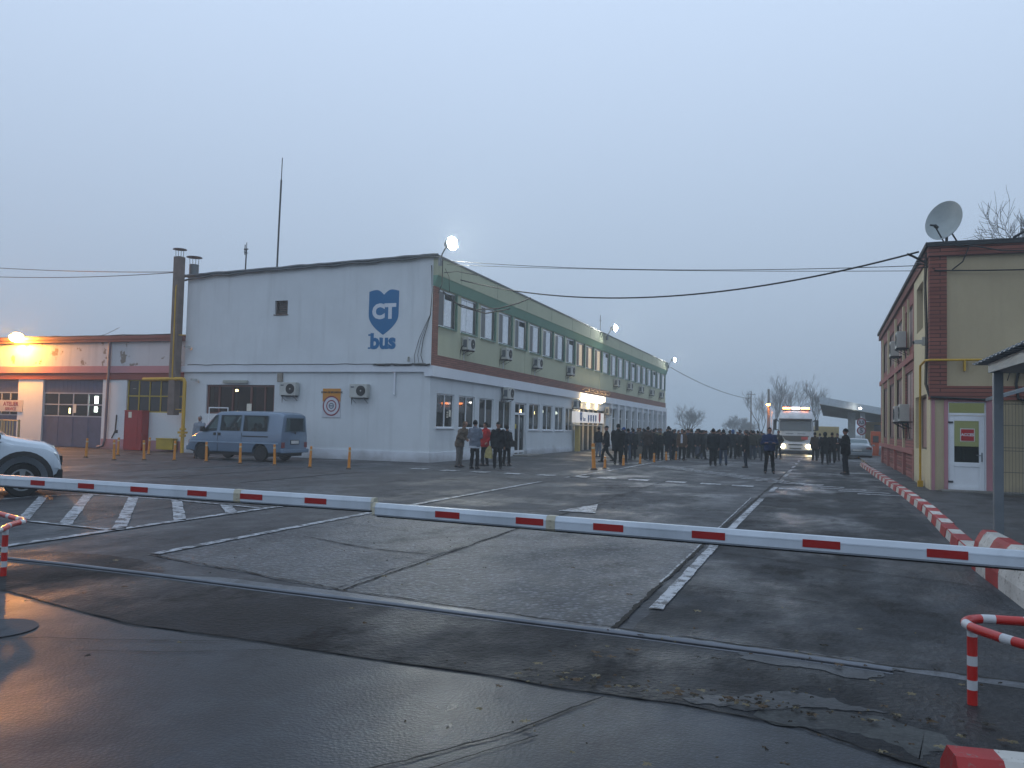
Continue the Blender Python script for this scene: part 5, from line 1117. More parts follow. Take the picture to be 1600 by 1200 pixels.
# ================================================================= VEHICLES
m_tyre = mat('tyre', '#0d0d0e', .8, bmp=.3, bs=60); m_rimd = mat('rim_dark', '#2c2e30', .5, .5); m_rims = mat('rim_silver', '#8d9296', .35, .8)
m_cglass = glass('car_glass', (.012, .018, .02), .62); m_trim = mat('black_trim', '#101113', .6)
m_tail = mat('tail_red', '#6a1014', .25, coat=.5); m_plate = mat('plate_white', '#b9bcbc', .5); m_hl = mat('headlamp_glass', '#9aa3a8', .15, spec=.8)
class Car:
    def __init__(s, name, label, loc, rz, paint, st, cuts, L_, cav=None, punch=()):
        s.t = thing(name, label, 'car' if 'van' not in name else 'van', loc, rz); s.st = st; s.paint = paint
        def rg(q):
            x, wd, zb, zl, zt, wt = q; cz_ = zt+.025
            h = [(wd*.86, zb), (wd*.97, zb+.06), (wd, zb+.2), (wd+.012, (zb+zl)/2), (wd, zl-.06), (wd-.012, zl)]
            top = [(wt+.05, zt-.10), (wt+.015, zt-.035), (wt-.08, zt), (wt*.45, cz_)]
            half = h+top; return [(x, y, z) for y, z in half]+[(x, -y, z) for y, z in half[::-1]]
        w = MB(); w.loft([rg(q) for q in st]); me = w.mesh('body', paint, False)
        cs = []
        for cx_, r in cuts:
            c = MB(); c.cyl((cx_, -1.3, r[1]), (cx_, -.5, r[1]), r[0], 28); cs.append(c); c = MB(); c.cyl((cx_, .5, r[1]), (cx_, 1.3, r[1]), r[0], 28); cs.append(c)
        if cav: c = MB(); c.box(*cav); cs.append(c)
        for pl, hw_ in punch: c = MB(); c.prism(pl, (0, -hw_, 0), (1, 0, 0), (0, 0, 1), (0, 1, 0), 2*hw_); cs.append(c)
        me = boolean_cut(me, cs); me.polygons.foreach_set('use_smooth', [True]*len(me.polygons)); me.set_sharp_from_angle(angle=R(38)); me.name = 'body'
        s.body = obj('body', me, None, s.t)
    def q(s, x):
        st = s.st
        for a, b in zip(st[:-1], st[1:]):
            if a[0] <= x <= b[0]: f = (x-a[0])/(b[0]-a[0]); return [a[i]+(b[i]-a[i])*f for i in range(6)]
        return st[-1] if x > st[-1][0] else st[0]
    def sp(s, x, t, side, off):
        _, wd, zb, zl, zt, wt = s.q(x); y = (wd-.012)+(wt+.05-wd+.012)*t; z = zl+(zt-.1-zl)*t
        return Vector((x, side*(y+off), z+off*.25))
    def side(s, name, pts, m_, side, off=.008, parent=None, smooth=False):
        o = [s.sp(x, t, side, off) for x, t in pts]; i = [s.sp(x, t, side, -.02) for x, t in pts]; n = len(pts); w = MB()
        w.add(o+i, [tuple(range(n)), tuple(range(n, 2*n))[::-1]]+[(a, (a+1) % n, n+(a+1) % n, n+a) for a in range(n)]); return obj(name, w, m_, parent or s.t, world=False)
    def top(s, name, x0, x1, m_, k=.93, off=.012, n=5, parent=None):
        w = MB(); V = []
        for i in range(n+1):
            x = x0+(x1-x0)*i/n; _, wd, zb, zl, zt, wt = s.q(x)
            V += [(x, -(wt-.02)*k, zt+off-.01), (x, -(wt)*.42, zt+.025+off), (x, (wt)*.42, zt+.025+off), (x, (wt-.02)*k, zt+off-.01)]
        w.add(V, [(i*4+j, i*4+j+1, (i+1)*4+j+1, (i+1)*4+j) for i in range(n) for j in range(3)]); return obj(name, w, m_, parent or s.t, world=False, smooth=50)
    def wheel(s, x, y, r, wd, rim, spokes=5):
        sd = 1 if y > 0 else -1; w = MB(); yi, yo = y-sd*wd, y
        prof = [(r*.6, 0), (r*.93, 0), (r, .25), (r, .75), (r*.93, 1), (r*.6, 1)]
        R2 = []
        for q, f in prof: R2.append([(x+q*math.cos(2*PI*j/28), yi+(yo-yi)*f, r+q*math.sin(2*PI*j/28)) for j in range(28)])
        w.loft(R2); o = obj('wheel', w, m_tyre, s.t, world=False, smooth=40)
        w = MB()
        def ringy(a, b, yy, th): 
            w.loft([[(x+q*math.cos(2*PI*j/28), yy+e, r+q*math.sin(2*PI*j/28)) for q, e in ((a, 0), (b, 0), (b, -sd*th), (a, -sd*th))] for j in range(29)], False)
        ringy(r*.55, r*.64, yo+sd*.004, .03); w.cyl((x, yo-sd*.06, r), (x, yo-sd*.045, r), r*.58, 24); w.cyl((x, yo-sd*.04, r), (x, yo+sd*.005, r), r*.16, 14)
        for k in range(spokes):
            a = 2*PI*k/spokes+.3; c_, s_ = math.cos(a), math.sin(a); pv_ = [(-.035, .1), (.035, .1), (.055, .57), (-.055, .57)] if spokes < 7 else [(-.02, .1), (.02, .1), (.02, .57), (-.02, .57)]
            P = [(x+(c_*v*r-s_*u*r*3), r+(s_*v*r+c_*u*r*3)) for u, v in pv_]
            w.hexa([(p[0], yo-sd*.04, p[1]) for p in P], [(p[0], yo+sd*.002, p[1]) for p in P])
        rm = obj('rim', w, rim, o, world=False, smooth=40); return o
# --- blue van
m_van = mat('van_blue', '#5f748a', .26, .1, var=.03, coat=.6)
va = Vector((-21.95, 28.05, 0))
vst = [(-2.39, .85, .44, 1.14, 1.76, .66), (-2.36, .89, .36, 1.14, 1.84, .72), (-2.2, .92, .32, 1.14, 1.92, .75), (-1.4, .925, .3, 1.14, 1.95, .77), (.3, .925, .3, 1.13, 1.95, .77), (.85, .925, .3, 1.12, 1.92, .76), (1.0, .925, .3, 1.12, 1.84, .76), (1.72, .92, .3, 1.08, 1.2, .80), (1.85, .91, .3, 1.02, 1.12, .80), (2.2, .88, .32, .86, .98, .76), (2.36, .83, .36, .74, .84, .70), (2.42, .74, .42, .62, .70, .6)]
V = Car('parked_van', 'parked blue-grey passenger van seen from its left rear beside the white gable', tuple(va), PI+R(0.5), m_van, vst, [(1.58, (.40, .33)), (-1.36, (.40, .33))], 4.8, (-2.25, .95, -.68, .68, .72, 1.74),
        [([(.84, 1.16), (1.56, 1.16), (1.02, 1.76), (.84, 1.80)], 1.3), ([(-.34, 1.18), (.66, 1.18), (.66, 1.79), (-.34, 1.79)], 1.3), ([(-1.66, 1.19), (-.50, 1.18), (-.50, 1.79), (-1.66, 1.78)], 1.3),
         ([(-2.6, 1.22), (-2.0, 1.22), (-2.0, 1.70), (-2.6, 1.70)], .56), ([(.8, 1.72), (1.52, 1.20), (1.9, 1.34), (1.15, 1.95)], .62)])
for sd in (1, -1):
    V.side('side_window', [(.82, .06), (.82, .95), (1.0, .93), (1.56, .08), (1.56, .02)][:4]+[(1.5, .03)], m_cglass, sd)
    V.side('side_window', [(-.38, .05), (-.38, .93), (.68, .93), (.68, .05)], m_cglass, sd)
    V.side('side_window', [(-1.72, .08), (-1.72, .9), (-1.64, .94), (-.48, .93), (-.48, .05), (-1.64, .04)], m_cglass, sd)
    V.wheel(1.58, sd*.90, .325, .2, m_rimd, 8); V.wheel(-1.36, sd*.90, .325, .2, m_rimd, 8)
    w = MB(); y = sd*.94; w.box(-2.25, 2.2, y-.012, y+.012, .70, .745); obj('trim_strip', w, mat('van_trim', '#7f93a8', .35, coat=.3), V.t, world=False)
    w = MB(); w.box(-1.75, -.5, sd*.93-.012, sd*.93+.012, .96, 1.0); obj('door_rail', w, m_trim, V.t, world=False)
    for x in (.62, .86): w = MB(); w.box(x, x+.12, sd*.93-.015, sd*.93+.02, .98, 1.09); obj('handle', w, m_trim, V.t, world=False, bevel=.01)
    w = MB(); 
    for x in (.76, -.44): w.box(x-.006, x+.006, sd*.934-.01, sd*.934+.003, .34, 1.12)
    obj('door_gap', w, m_trim, V.t, world=False)
    w = MB(); w.box(1.42, 1.55, sd*1.0-.09, sd*1.0+.09, 1.12, 1.32); obj('mirror', w, m_trim, V.t, world=False, bevel=.02)
    w = MB(); w.box(-2.40, -2.3, sd*.78-.1, sd*.78+.1, .56, .78); obj('tail_light', w, m_tail, V.t, world=False, bevel=.01)
    w = MB(); w.box(2.25, 2.41, sd*.55-.14, sd*.55+.14, .62, .76); obj('headlight', w, m_hl, V.t, world=False, bevel=.01)
V.top('windscreen', 1.04, 1.68, m_cglass)
w = MB(); w.hexa([(-2.405, -.72, 1.18), (-2.39, .72, 1.18), (-2.38, .72, 1.18), (-2.38, -.72, 1.18)], [(-2.405, -.60, 1.74), (-2.405, .60, 1.74), (-2.38, .60, 1.74), (-2.38, -.60, 1.74)]); rw = obj('rear_window', w, m_cglass, V.t, world=False)
w = MB(); w.box(-2.43, -2.406, -.05, .3, 1.17, 1.19); w.box(-2.43, -2.40, -.02, .02, 1.1, 1.19); obj('wiper', w, m_trim, rw, world=False)
w = MB(); w.box(-2.41, -2.392, -.26, .26, .72, .84); w.mi = 1; w.box(-2.405, -2.388, -.30, .30, .69, .87); obj('number_plate', w, [m_plate, m_trim], V.t, world=False)
w = MB(); w.box(-2.5, -2.32, -.88, .88, .36, .52); obj('bumper', w, m_van, V.t, world=False, bevel=.03)
w = MB(); w.box(2.3, 2.48, -.82, .82, .36, .54); obj('bumper', w, m_van, V.t, world=False, bevel=.03)
w = MB(); w.box(-2.2, 2.1, -.8, .8, .22, .36); w.box(-1.6, -1.2, -.6, .6, .2, .4); obj('underbody', w, m_trim, V.t, world=False)
w = MB()
for x, y in [(-.1, .4), (-.1, -.4), (-1.0, .45), (-1.0, 0), (-1.0, -.45), (.9, .4), (.9, -.4)]: w.box(x-.08, x+.08, y-.22, y+.22, .5, 1.3); w.sphere((x, y, 1.4), (.07, .13, .11), 8, 6)
obj('seats', w, m_trim, V.t, world=False, smooth=40)
V.t.scale = (.95, .97, 1.0)
# --- white off-roader
m_wcar = mat('car_white', '#b7c3cd', .25, var=.02, coat=.7)
ast = [(-2.1, .74, .5, 1.05, 1.2, .62), (-2.02, .84, .4, 1.1, 1.36, .66), (-1.75, .89, .36, 1.12, 1.62, .64), (-.4, .90, .34, 1.12, 1.70, .64), (.25, .90, .34, 1.11, 1.67, .64), (.45, .90, .34, 1.10, 1.60, .64), (1.0, .90, .34, 1.08, 1.20, .74), (1.2, .90, .34, 1.04, 1.15, .76), (1.7, .89, .36, .97, 1.07, .74), (1.88, .87, .38, .88, .98, .70), (1.98, .83, .42, .72, .84, .64), (2.02, .78, .46, .60, .68, .58)]
ha = R(50); U = Car('parked_car', 'white off-road car with black wheel arches entering the left edge', (-16.69, 11.94, 0), ha, m_wcar, ast, [(1.34, (.46, .38)), (-1.33, (.46, .38))], 4.3, (-1.8, .75, -.55, .55, .6, 1.5), [([(-.08, 1.16), (.84, 1.14), (.46, 1.48), (-.08, 1.52)], 1.3), ([(-.92, 1.17), (-.22, 1.17), (-.22, 1.53), (-.92, 1.53)], 1.3), ([(.4, 1.5), (.9, 1.2), (1.1, 1.3), (.6, 1.7)], .52)])
for sd in (1, -1):
    U.side('side_window', [(-.1, .06), (-.1, .93), (.42, .90), (.95, .2), (.95, .06)], m_cglass, sd); U.side('side_window', [(-.95, .06), (-.95, .93), (-.2, .93), (-.2, .06)], m_cglass, sd); U.side('side_window', [(-1.6, .2), (-1.5, .8), (-1.05, .92), (-1.05, .06)], m_cglass, sd)
    U.wheel(1.34, sd*.88, .345, .22, m_rims, 5); U.wheel(-1.33, sd*.88, .345, .22, m_rims, 5)
    for cx_ in (1.34, -1.33):
        w = MB(); pr = []
        for j in range(17):
            a = -R(10)+R(200)*j/16; r0, r1 = .455, .555; c_, s_ = math.cos(a), math.sin(a)
            pr.append([(cx_+r0*c_, sd*.86, .37+r0*s_), (cx_+r1*c_, sd*.86, .37+r1*s_), (cx_+r1*c_, sd*.925, .37+r1*s_), (cx_+r0*c_, sd*.94, .37+r0*s_)])
        w.loft(pr); obj('wheel_arch', w, m_trim, U.t, world=False, smooth=40)
    w = MB(); w.hexa([(.76, sd*.9, .6), (.92, sd*.9, .74), (.92, sd*.93, .74), (.76, sd*.93, .6)], [(.72, sd*.9, 1.0), (.90, sd*.9, 1.0), (.90, sd*.925, 1.0), (.72, sd*.925, 1.0)]); vt = obj('side_vent', w, m_trim, U.t, world=False)
    w = MB(); w.box(.78, .88, sd*.926, sd*.935, .86, .89); obj('badge', w, m_rims, vt, world=False)
    w = MB(); w.box(-.9, .62, sd*.905-.012, sd*.905+.012, .42, .60); obj('door_trim', w, m_trim, U.t, world=False)
    w = MB(); w.box(-.85, .8, sd*.88-.03, sd*.88+.03, .32, .40); obj('sill', w, m_trim, U.t, world=False)
    w = MB(); w.loft([[(.76, sd*.90, 1.14), (.76, sd*1.12, 1.14), (.76, sd*1.12, 1.32), (.76, sd*.90, 1.3)], [(.94, sd*.92, 1.16), (.94, sd*1.08, 1.16), (.94, sd*1.08, 1.26), (.94, sd*.92, 1.26)]]); obj('mirror', w, m_trim, U.t, world=False, bevel=.015)
    w = MB(); w.loft([[(1.74, sd*.66, .80), (1.74, sd*.885, .80), (1.76, sd*.87, .95), (1.76, sd*.66, .95)], [(2.0, sd*.50, .72), (1.97, sd*.82, .72), (1.94, sd*.80, .86), (1.96, sd*.50, .86)]]); obj('headlight', w, m_hl, U.t, world=False, bevel=.01)
    w = MB(); w.box(.66, .67, sd*.906-.006, sd*.906+.004, .4, .96); obj('door_gap', w, m_trim, U.t, world=False)
    w = MB(); w.box(-2.08, -1.9, sd*.76-.08, sd*.76+.08, .85, 1.1); obj('tail_light', w, m_tail, U.t, world=False)
U.top('windscreen', .5, .96, m_cglass); w = MB(); w.box(1.9, 2.06, -.82, .82, .30, .56); w.box(-2.18, -2.0, -.8, .8, .34, .56); obj('bumper', w, m_trim, U.t, world=False, bevel=.03)
w = MB(); w.box(1.95, 2.05, -.5, .5, .62, .82); obj('grille', w, m_trim, U.t, world=False, bevel=.01)
w = MB(); w.hexa([(-2.12, -.6, 1.0), (-2.12, .6, 1.0), (-2.06, .6, 1.0), (-2.06, -.6, 1.0)], [(-1.9, -.5, 1.4), (-1.9, .5, 1.4), (-1.84, .5, 1.4), (-1.84, -.5, 1.4)]); obj('rear_window', w, m_cglass, U.t, world=False)
w = MB()
for y in (.35, -.35): w.box(-.2, .2, y-.24, y+.24, .5, 1.2); w.box(-1.1, -.8, y-.24, y+.24, .5, 1.25)
obj('seats', w, m_trim, U.t, world=False)
# --- silver sedans by the kerb
m_silver = mat('car_silver', '#7b868f', .3, .5, var=.03, coat=.6)
sst = [(-2.25, .70, .42, .82, .90, .6), (-2.2, .82, .36, .86, .98, .68), (-1.75, .86, .3, .88, 1.03, .70), (-1.3, .87, .28, .9, 1.08, .68), (-.75, .87, .28, .9, 1.38, .58), (-.1, .87, .28, .9, 1.43, .58), (.35, .87, .28, .89, 1.38, .58), (1.05, .87, .28, .87, 1.0, .70), (1.7, .85, .3, .8, .92, .68), (2.1, .8, .34, .7, .78, .62), (2.22, .7, .42, .58, .62, .5)]
def sedan(label, loc, rz):
    S_ = Car('parked_car', label, loc, rz, m_silver, sst, [(1.35, (.37, .31)), (-1.3, (.37, .31))], 4.5)
    for sd in (1, -1):
        S_.side('side_window', [(-.02, .06), (-.02, .92), (.36, .9), (.9, .1)], m_cglass, sd); S_.side('side_window', [(-1.1, .06), (-.72, .9), (-.12, .92), (-.12, .06)], m_cglass, sd)
        S_.wheel(1.35, sd*.85, .31, .19, m_rimd, 8); S_.wheel(-1.3, sd*.85, .31, .19, m_rimd, 8)
        w = MB(); w.box(-2.25, -2.05, sd*.66-.16, sd*.66+.16, .72, .88); obj('tail_light', w, m_tail, S_.t, world=False, bevel=.01)
        w = MB(); w.box(2.02, 2.2, sd*.6-.17, sd*.6+.17, .56, .70); obj('headlight', w, m_hl, S_.t, world=False, bevel=.02)
        w = MB(); w.box(.7, .82, sd*.95-.08, sd*.95+.08, .9, 1.02); obj('mirror', w, m_silver, S_.t, world=False, bevel=.02)
    S_.top('windscreen', .4, 1.0, m_cglass); S_.top('rear_window', -1.25, -.8, m_cglass)
    w = MB(); w.box(-2.34, -2.1, -.82, .82, .32, .52); obj('bumper', w, m_silver, S_.t, world=False, bevel=.03); w = MB(); w.box(2.05, 2.3, -.8, .8, .30, .48); obj('bumper', w, m_silver, S_.t, world=False, bevel=.03)
    w = MB(); w.box(-2.30, -2.262, -.26, .26, .60, .71); obj('number_plate', w, m_plate, S_.t, world=False); w = MB(); w.box(-2.1, 2.1, -.7, .7, .2, .32); obj('underbody', w, m_trim, S_.t, world=False)
    w = MB(); w.box(2.2, 2.31, -.4, .4, .5, .6); obj('grille', w, m_trim, S_.t, world=False); return S_
p = AY(1340, 700, 58.5); sedan('grey sedan seen from behind beside the round signs', (p.x, 58.5, -.06), R(88)).t.scale = (.96, 1.0, .93)
p = AY(1374, 700, 53.5); sedan('grey car mostly hidden behind the corner of the tan building', (p.x+1.25, 52.9, 0), R(-80))

# --- truck
TX = AY(1243, 690, 63).x; T = thing('truck', 'white truck facing the camera with lit headlights and orange roof beacons', 'truck', (TX, 63, -.1)); T.scale = (.96, 1, .93)
m_tw = mat('truck_white', '#b9bec3', .3, coat=.5, dirt=.15); w = MB()
def tr(y, z0, z1, wd, r=.12): return [(-wd, y+.05, z0), (-wd+.1, y, z0), (wd-.1, y, z0), (wd, y+.05, z0), (wd, y+.05, z1)]
rows = [(.35, 1.25, 0), (1.15, 1.25, 0), (1.9, 1.25, .02), (2.7, 1.22, .12), (2.95, 1.2, .18), (3.3, 1.12, .42), (3.52, 1.02, .75)]
w.loft([[(-wd, dy+.18, z), (-wd*.88, dy+.02, z), (-wd*.5, dy-.04, z), (wd*.5, dy-.04, z), (wd*.88, dy+.02, z), (wd, dy+.18, z), (wd, 2.2, z), (-wd, 2.2, z)] for z, wd, dy in rows]); obj('cab', w, m_tw, T, world=False, smooth=40)
w = MB(); w.hexa([(-1.12, -.06, 1.9), (1.12, -.06, 1.9), (1.12, .1, 1.9), (-1.12, .1, 1.9)], [(-1.1, .03, 2.68), (1.1, .03, 2.68), (1.1, .2, 2.68), (-1.1, .2, 2.68)]); ws = obj('windscreen', w, glass('truck_glass', (.09, .11, .12), .1, .1), T, world=False)
w = MB(); w.box(-1.15, 1.15, -.18, .15, 2.70, 2.84); obj('sun_visor', w, m_panel, T, world=False, bevel=.03)
w = MB(); w.prism([(-.95, 1.52), (-.72, 1.2), (-.4, 1.1), (.4, 1.1), (.72, 1.2), (.95, 1.52)], (0, -.06, 0), (1, 0, 0), (0, 0, 1), (0, -1, 0), .02); gr_ = obj('grille', w, mat('grille_brown', '#3b3936', .6), T, world=False)
w = MB(); w.box(.4, .86, -.095, -.083, 1.24, 1.46); obj('red_badge', w, mat('badge_red', '#9a2a26', .5), gr_, world=False)
w = MB(); w.box(-1.2, 1.2, -.16, .2, .4, 1.0); obj('bumper', w, m_tw, T, world=False, bevel=.06)
w = MB(); w.box(-.5, .5, -.17, -.162, .80, .88); w.box(-.42, .42, -.17, -.162, .52, .60); obj('slot', w, m_trim, T, world=False)
w = MB(); w.box(-1.2, 1.2, -.12, .3, .22, .40); obj('lower_bumper', w, m_panel, T, world=False, bevel=.03)
m_head = emis('headlight_lit', (1, .76, .4), 170)
for sd in (1, -1):
    w = MB(); w.sphere((sd*.92, -.17, .72), (.17, .05, .11), 14, 8); obj('headlight', w, m_head, T, world=False, smooth=60)
    w = MB(); w.box(sd*1.36, sd*1.6, .05, .25, 1.95, 2.75); w.tube([(sd*1.2, .2, 2.6), (sd*1.4, .15, 2.78), (sd*1.45, .15, 2.7)], .03, 6); w.tube([(sd*1.2, .2, 1.95), (sd*1.45, .15, 1.95)], .03, 6); obj('mirror', w, m_trim, T, world=False, bevel=.04)
    w = MB(); w.cyl((sd*.85, 1.0, .5), (sd*1.2, 1.0, .5), .5, 24); obj('wheel', w, m_tyre, T, world=False, smooth=40)
    w = MB(); w.box(sd*.42-.28, sd*.42+.28, -.075, -.065, 1.66, 1.72); obj('slot', w, m_metal, T, world=False)
w = MB(); w.box(-1.05, 1.05, .6, .8, 3.50, 3.56); lb_ = obj('light_bar', w, m_trim, T, world=False)
for x0_, x1_ in ((-.95, -.42), (.36, .95)): w = MB(); w.box(x0_, x1_, .55, .85, 3.56, 3.72); obj('beacon', w, emis('beacon_orange', (1, .25, .05), 14) if 'beacon_orange' not in MATS else MATS['beacon_orange'], lb_, world=False, bevel=.04)
w = MB(); w.box(-.32, .28, .5, .85, 3.56, 3.74); obj('lit_panel', w, emis('panel_white', (1, .85, .85), 4), lb_, world=False, bevel=.03)
w = MB(); w.box(-1.15, 1.15, 2.6, 12, .9, 3.3); w.mi = 1; w.box(-1.0, 1.0, 2.2, 12, .55, .9); obj('trailer', w, [m_tw, m_trim], T, world=False, bevel=.05)
w = MB()
for y in (5, 9.2, 10.4):
    for sd in (1, -1): w.cyl((sd*.75, y, .5), (sd*1.15, y, .5), .5, 20)
obj('rear_wheels', w, m_tyre, T, world=False, smooth=40)

# ================================================================= PEOPLE
m_skin = mat('skin', '#8a6656', .6, var=.06, spec=.3); m_eye = mat('eye_dark', '#140f0d', .4); m_lip = mat('lip', '#6b3a34', .5)
POSES = {
 'stand': dict(el=(.24, .03, 1.14), wr=(.235, -.05, .88), kn=(.10, -.02, .50), an=(.115, .02, .09)),
 'pocket': dict(el=(.285, .08, 1.15), wr=(.22, -.08, .98), kn=(.11, -.02, .50), an=(.14, .02, .09)),
 'crossed': dict(el=(.27, -.06, 1.15), wr=(-.06, -.21, 1.17), kn=(.11, -.02, .50), an=(.15, .02, .09)),
 'walk': dict(el=(.28, .06, 1.15), wr=(.25, -.10, .94), kn=(.09, -.16, .52), an=(.09, -.22, .12), kn2=(.09, .06, .50), an2=(.09, .36, .16), el2=(.28, .0, 1.15), wr2=(.27, .14, .92)),
 'hold': dict(el=(.25, -.02, 1.15), wr=(.07, -.24, 1.18), kn=(.10, -.02, .50), an=(.12, .02, .09)),
 'lean': dict(el=(.25, -.04, 1.15), wr=(.08, -.26, 1.05), kn=(.09, -.02, .50), an=(.10, .02, .09), lean=.30),
 'phone': dict(el=(.27, .03, 1.14), wr=(.26, -.05, .90), el2=(.26, -.10, 1.20), wr2=(.10, -.17, 1.50), kn=(.10, -.02, .50), an=(.12, .02, .09)),
}
def ell(z, a, b, n=18, y=0): return [(a*math.cos(2*PI*j/n), y+b*math.sin(2*PI*j/n), z) for j in range(n)]
def limb(mb, P, rs, n=10):
    mb.tube(P, 1, n, True, rs)
    for p, r in zip(P, rs): mb.sphere(p, r*.99, n, 6)
def hand(mb, wr, d, sd):
    d = Vector(d).normalized(); up_ = Vector((0, 0, 1)) if abs(d.z) < .7 else Vector((0, -1, 0)); a = d.cross(up_).normalized(); b = a.cross(d).normalized()
    p = Vector(wr); c = p+d*.05
    mb.loft([[p+d*t+a*(wd*math.cos(2*PI*j/8))+b*(.014*math.sin(2*PI*j/8)) for j in range(8)] for t, wd in ((-.02, .024), (.03, .036), (.085, .04), (.1, .034))])
    for i, l in enumerate((.062, .074, .070, .055)):
        o = p+d*.09+a*(-.03+.02*i); m1 = o+d*l*.5-b*.006; mb.tube([o, m1, m1+d*l*.38-b*.022], 1, 6, True, [.0095, .009, .0075])
    o = p+d*.03-a*.034*1; mb.tube([o, o+d*.03-a*.022-b*.004, o+d*.062-a*.022-b*.016], 1, 6, True, [.012, .0105, .008])
def bend(me_or_v, k):
    for v in me_or_v:
        z = v.co.z
        if z > .92: v.co.y -= (z-.92)*k*1.15; v.co.z -= (z-.92)*k*k*.6
VAR = {}
def variant(pose, coat='short', bulk=1.0):
    key = (pose, coat, bulk)
    if key in VAR: return VAR[key]
    P = POSES[pose]; g = lambda n, s: Vector((P.get(n+'2', P[n])[0]*(-1), P.get(n+'2', P[n])[1], P.get(n+'2', P[n])[2])) if s < 0 else Vector(P[n])
    def sh(s): return Vector((s*.165*bulk, 0, 1.40))
    # body
    w = MB(); w.loft([ell(.84, .13, .10), ell(.95, .155, .11), ell(1.12, .14, .10), ell(1.3, .165, .11), ell(1.42, .15, .085), ell(1.48, .06, .055)])
    limb(w, [(0, .01, 1.43), (0, 0, 1.52), (0, -.008, 1.58)], [.058, .052, .052])
    w.sphere((0, -.005, 1.645), (.074, .094, .108), 16, 12); w.sphere((0, -.035, 1.578), (.052, .062, .045), 12, 8); w.tube([(0, -.09, 1.665), (0, -.115, 1.625), (0, -.085, 1.615)], 1, 8, True, [.012, .017, .012])
    w.sphere((0, -.082, 1.672), (.045, .016, .012), 10, 6)
    for s in (1, -1):
        w.sphere((s*.076, .005, 1.635), (.012, .022, .032), 8, 6)
        limb(w, [sh(s), g('el', s), g('wr', s)], [.055, .042, .028]); limb(w, [Vector((s*.085, 0, .90)), g('kn', s), g('an', s)], [.085, .056, .042])
        a = g('an', s); w.loft([[(a.x+.04*math.cos(2*PI*j/8), a.y+dy, max(.03, a.z-.03)+.028*math.sin(2*PI*j/8)) for j in range(8)] for dy in (.05, -.12)])
    b = remeshed(w, .019, [m_skin, m_eye, m_lip], 'body')
    bw = MB(); bw.add([v.co.copy() for v in b.vertices], [tuple(p.vertices) for p in b.polygons])
    for s in (1, -1):
        e, q = g('el', s), g('wr', s); hand(bw, q, (q-e), s); bw.mi = 1; bw.sphere((s*.031, -.086, 1.652), (.012, .01, .007), 8, 6); bw.mi = 0
    bw.mi = 2; bw.sphere((0, -.094, 1.590), (.022, .007, .005), 8, 6); bm_ = bw.mesh('body', [m_skin, m_eye, m_lip], 'all', fix=False); bpy.data.meshes.remove(b)
    # jacket
    w = MB(); hem = {'short': .86, 'long': .58, 'mid': .76}[coat]; k = bulk; fl = {'short': 1, 'mid': 1.04, 'long': 1.12}[coat]
    w.loft([ell(hem, .185*k*fl, .145*k*fl), ell(hem+.04, .195*k*fl, .152*k*fl), ell(1.02, .188*k, .15*k), ell(1.2, .198*k, .152*k), ell(1.33, .196*k, .146*k), ell(1.42, .15*k, .11*k), ell(1.475, .088, .085), ell(1.535, .078, .078, y=.008), ell(1.525, .06, .06, y=.008)])
    for s in (1, -1): limb(w, [sh(s), g('el', s), g('wr', s)], [.082*k, .066*k, .05]); w.sphere(sh(s)+Vector((0, 0, -.015)), .082*k, 12, 8)
    j = remeshed(w, .021, [m_skin], 'jacket', .02, len(VAR)*3.1)
    # trousers
    w = MB(); w.loft([ell(.84, .155*k, .125), ell(.92, .165*k, .13), ell(1.05, .15*k, .12)])
    for s in (1, -1): a = g('an', s); limb(w, [Vector((s*.088, 0, .87)), g('kn', s), a+Vector((0, 0, -.01))], [.098, .075, .062]); 
    tr_ = remeshed(w, .021, [m_skin], 'trousers', .016, len(VAR)*1.7)
    w = MB()
    for s in (1, -1):
        a = g('an', s); z0 = max(0, a.z-.09)
        w.loft([[(a.x+wd*math.cos(2*PI*i/10), a.y+dy, z0+.005+hh*(.5+.5*math.sin(2*PI*i/10))) for i in range(10)] for dy, wd, hh in ((.085, .03, .06), (.06, .042, .10), (0, .045, .115), (-.07, .046, .085), (-.15, .046, .06), (-.185, .03, .045))])
    shs = w.mesh('shoes', mat('shoe_black', '#101012', .5), 50)
    if P.get('lean'):
        for me in (bm_, j, tr_): bend(me.vertices, P['lean'])
    VAR[key] = (bm_, j, tr_, shs, P.get('lean', 0)); return VAR[key]
def hshell(r, off, keep, m_):
    w = MB(); w.sphere(off, r, 18, 14); fs = []
    for f in w.f:
        c = sum((w.v[i] for i in f), Vector())/len(f)
        if keep(c): fs.append(f)
    w.f = fs; w.m = [0]*len(fs); return w
hair_w = hshell((.083, .103, .118), (0, .006, 1.65), lambda c: c.z > 1.59 and not (c.y < -.05 and c.z < 1.70) and not (c.y < -.0 and c.z < 1.63), None); hair_me = hair_w.mesh('hair', m_skin, 'all')
w = hshell((.088, .106, .122), (0, .002, 1.65), lambda c: c.z > 1.665, None); w.loft([[(-.06, -.09, 1.68), (.06, -.09, 1.68), (.06, -.09, 1.688), (-.06, -.09, 1.688)], [(-.045, -.17, 1.668), (.045, -.17, 1.668), (.045, -.17, 1.676), (-.045, -.17, 1.676)]]); cap_me = w.mesh('cap', m_skin, 50)
w = hshell((.092, .11, .128), (0, .004, 1.65), lambda c: c.z > 1.64 and not (c.y < -.06 and c.z < 1.67), None); w.tube([(.09*math.cos(2*PI*i/20), .004+.108*math.sin(2*PI*i/20), 1.66) for i in range(21)], .013, 6); bean_me = w.mesh('beanie', m_skin, 'all')
w = hshell((.105, .125, .135), (0, .012, 1.64), lambda c: not (c.y < -.055 and c.z < 1.72) and c.z > 1.5, None); hood_me = w.mesh('hood', m_skin, 'all')
HG = {'hair': hair_me, 'cap': cap_me, 'beanie': bean_me, 'hood': hood_me}
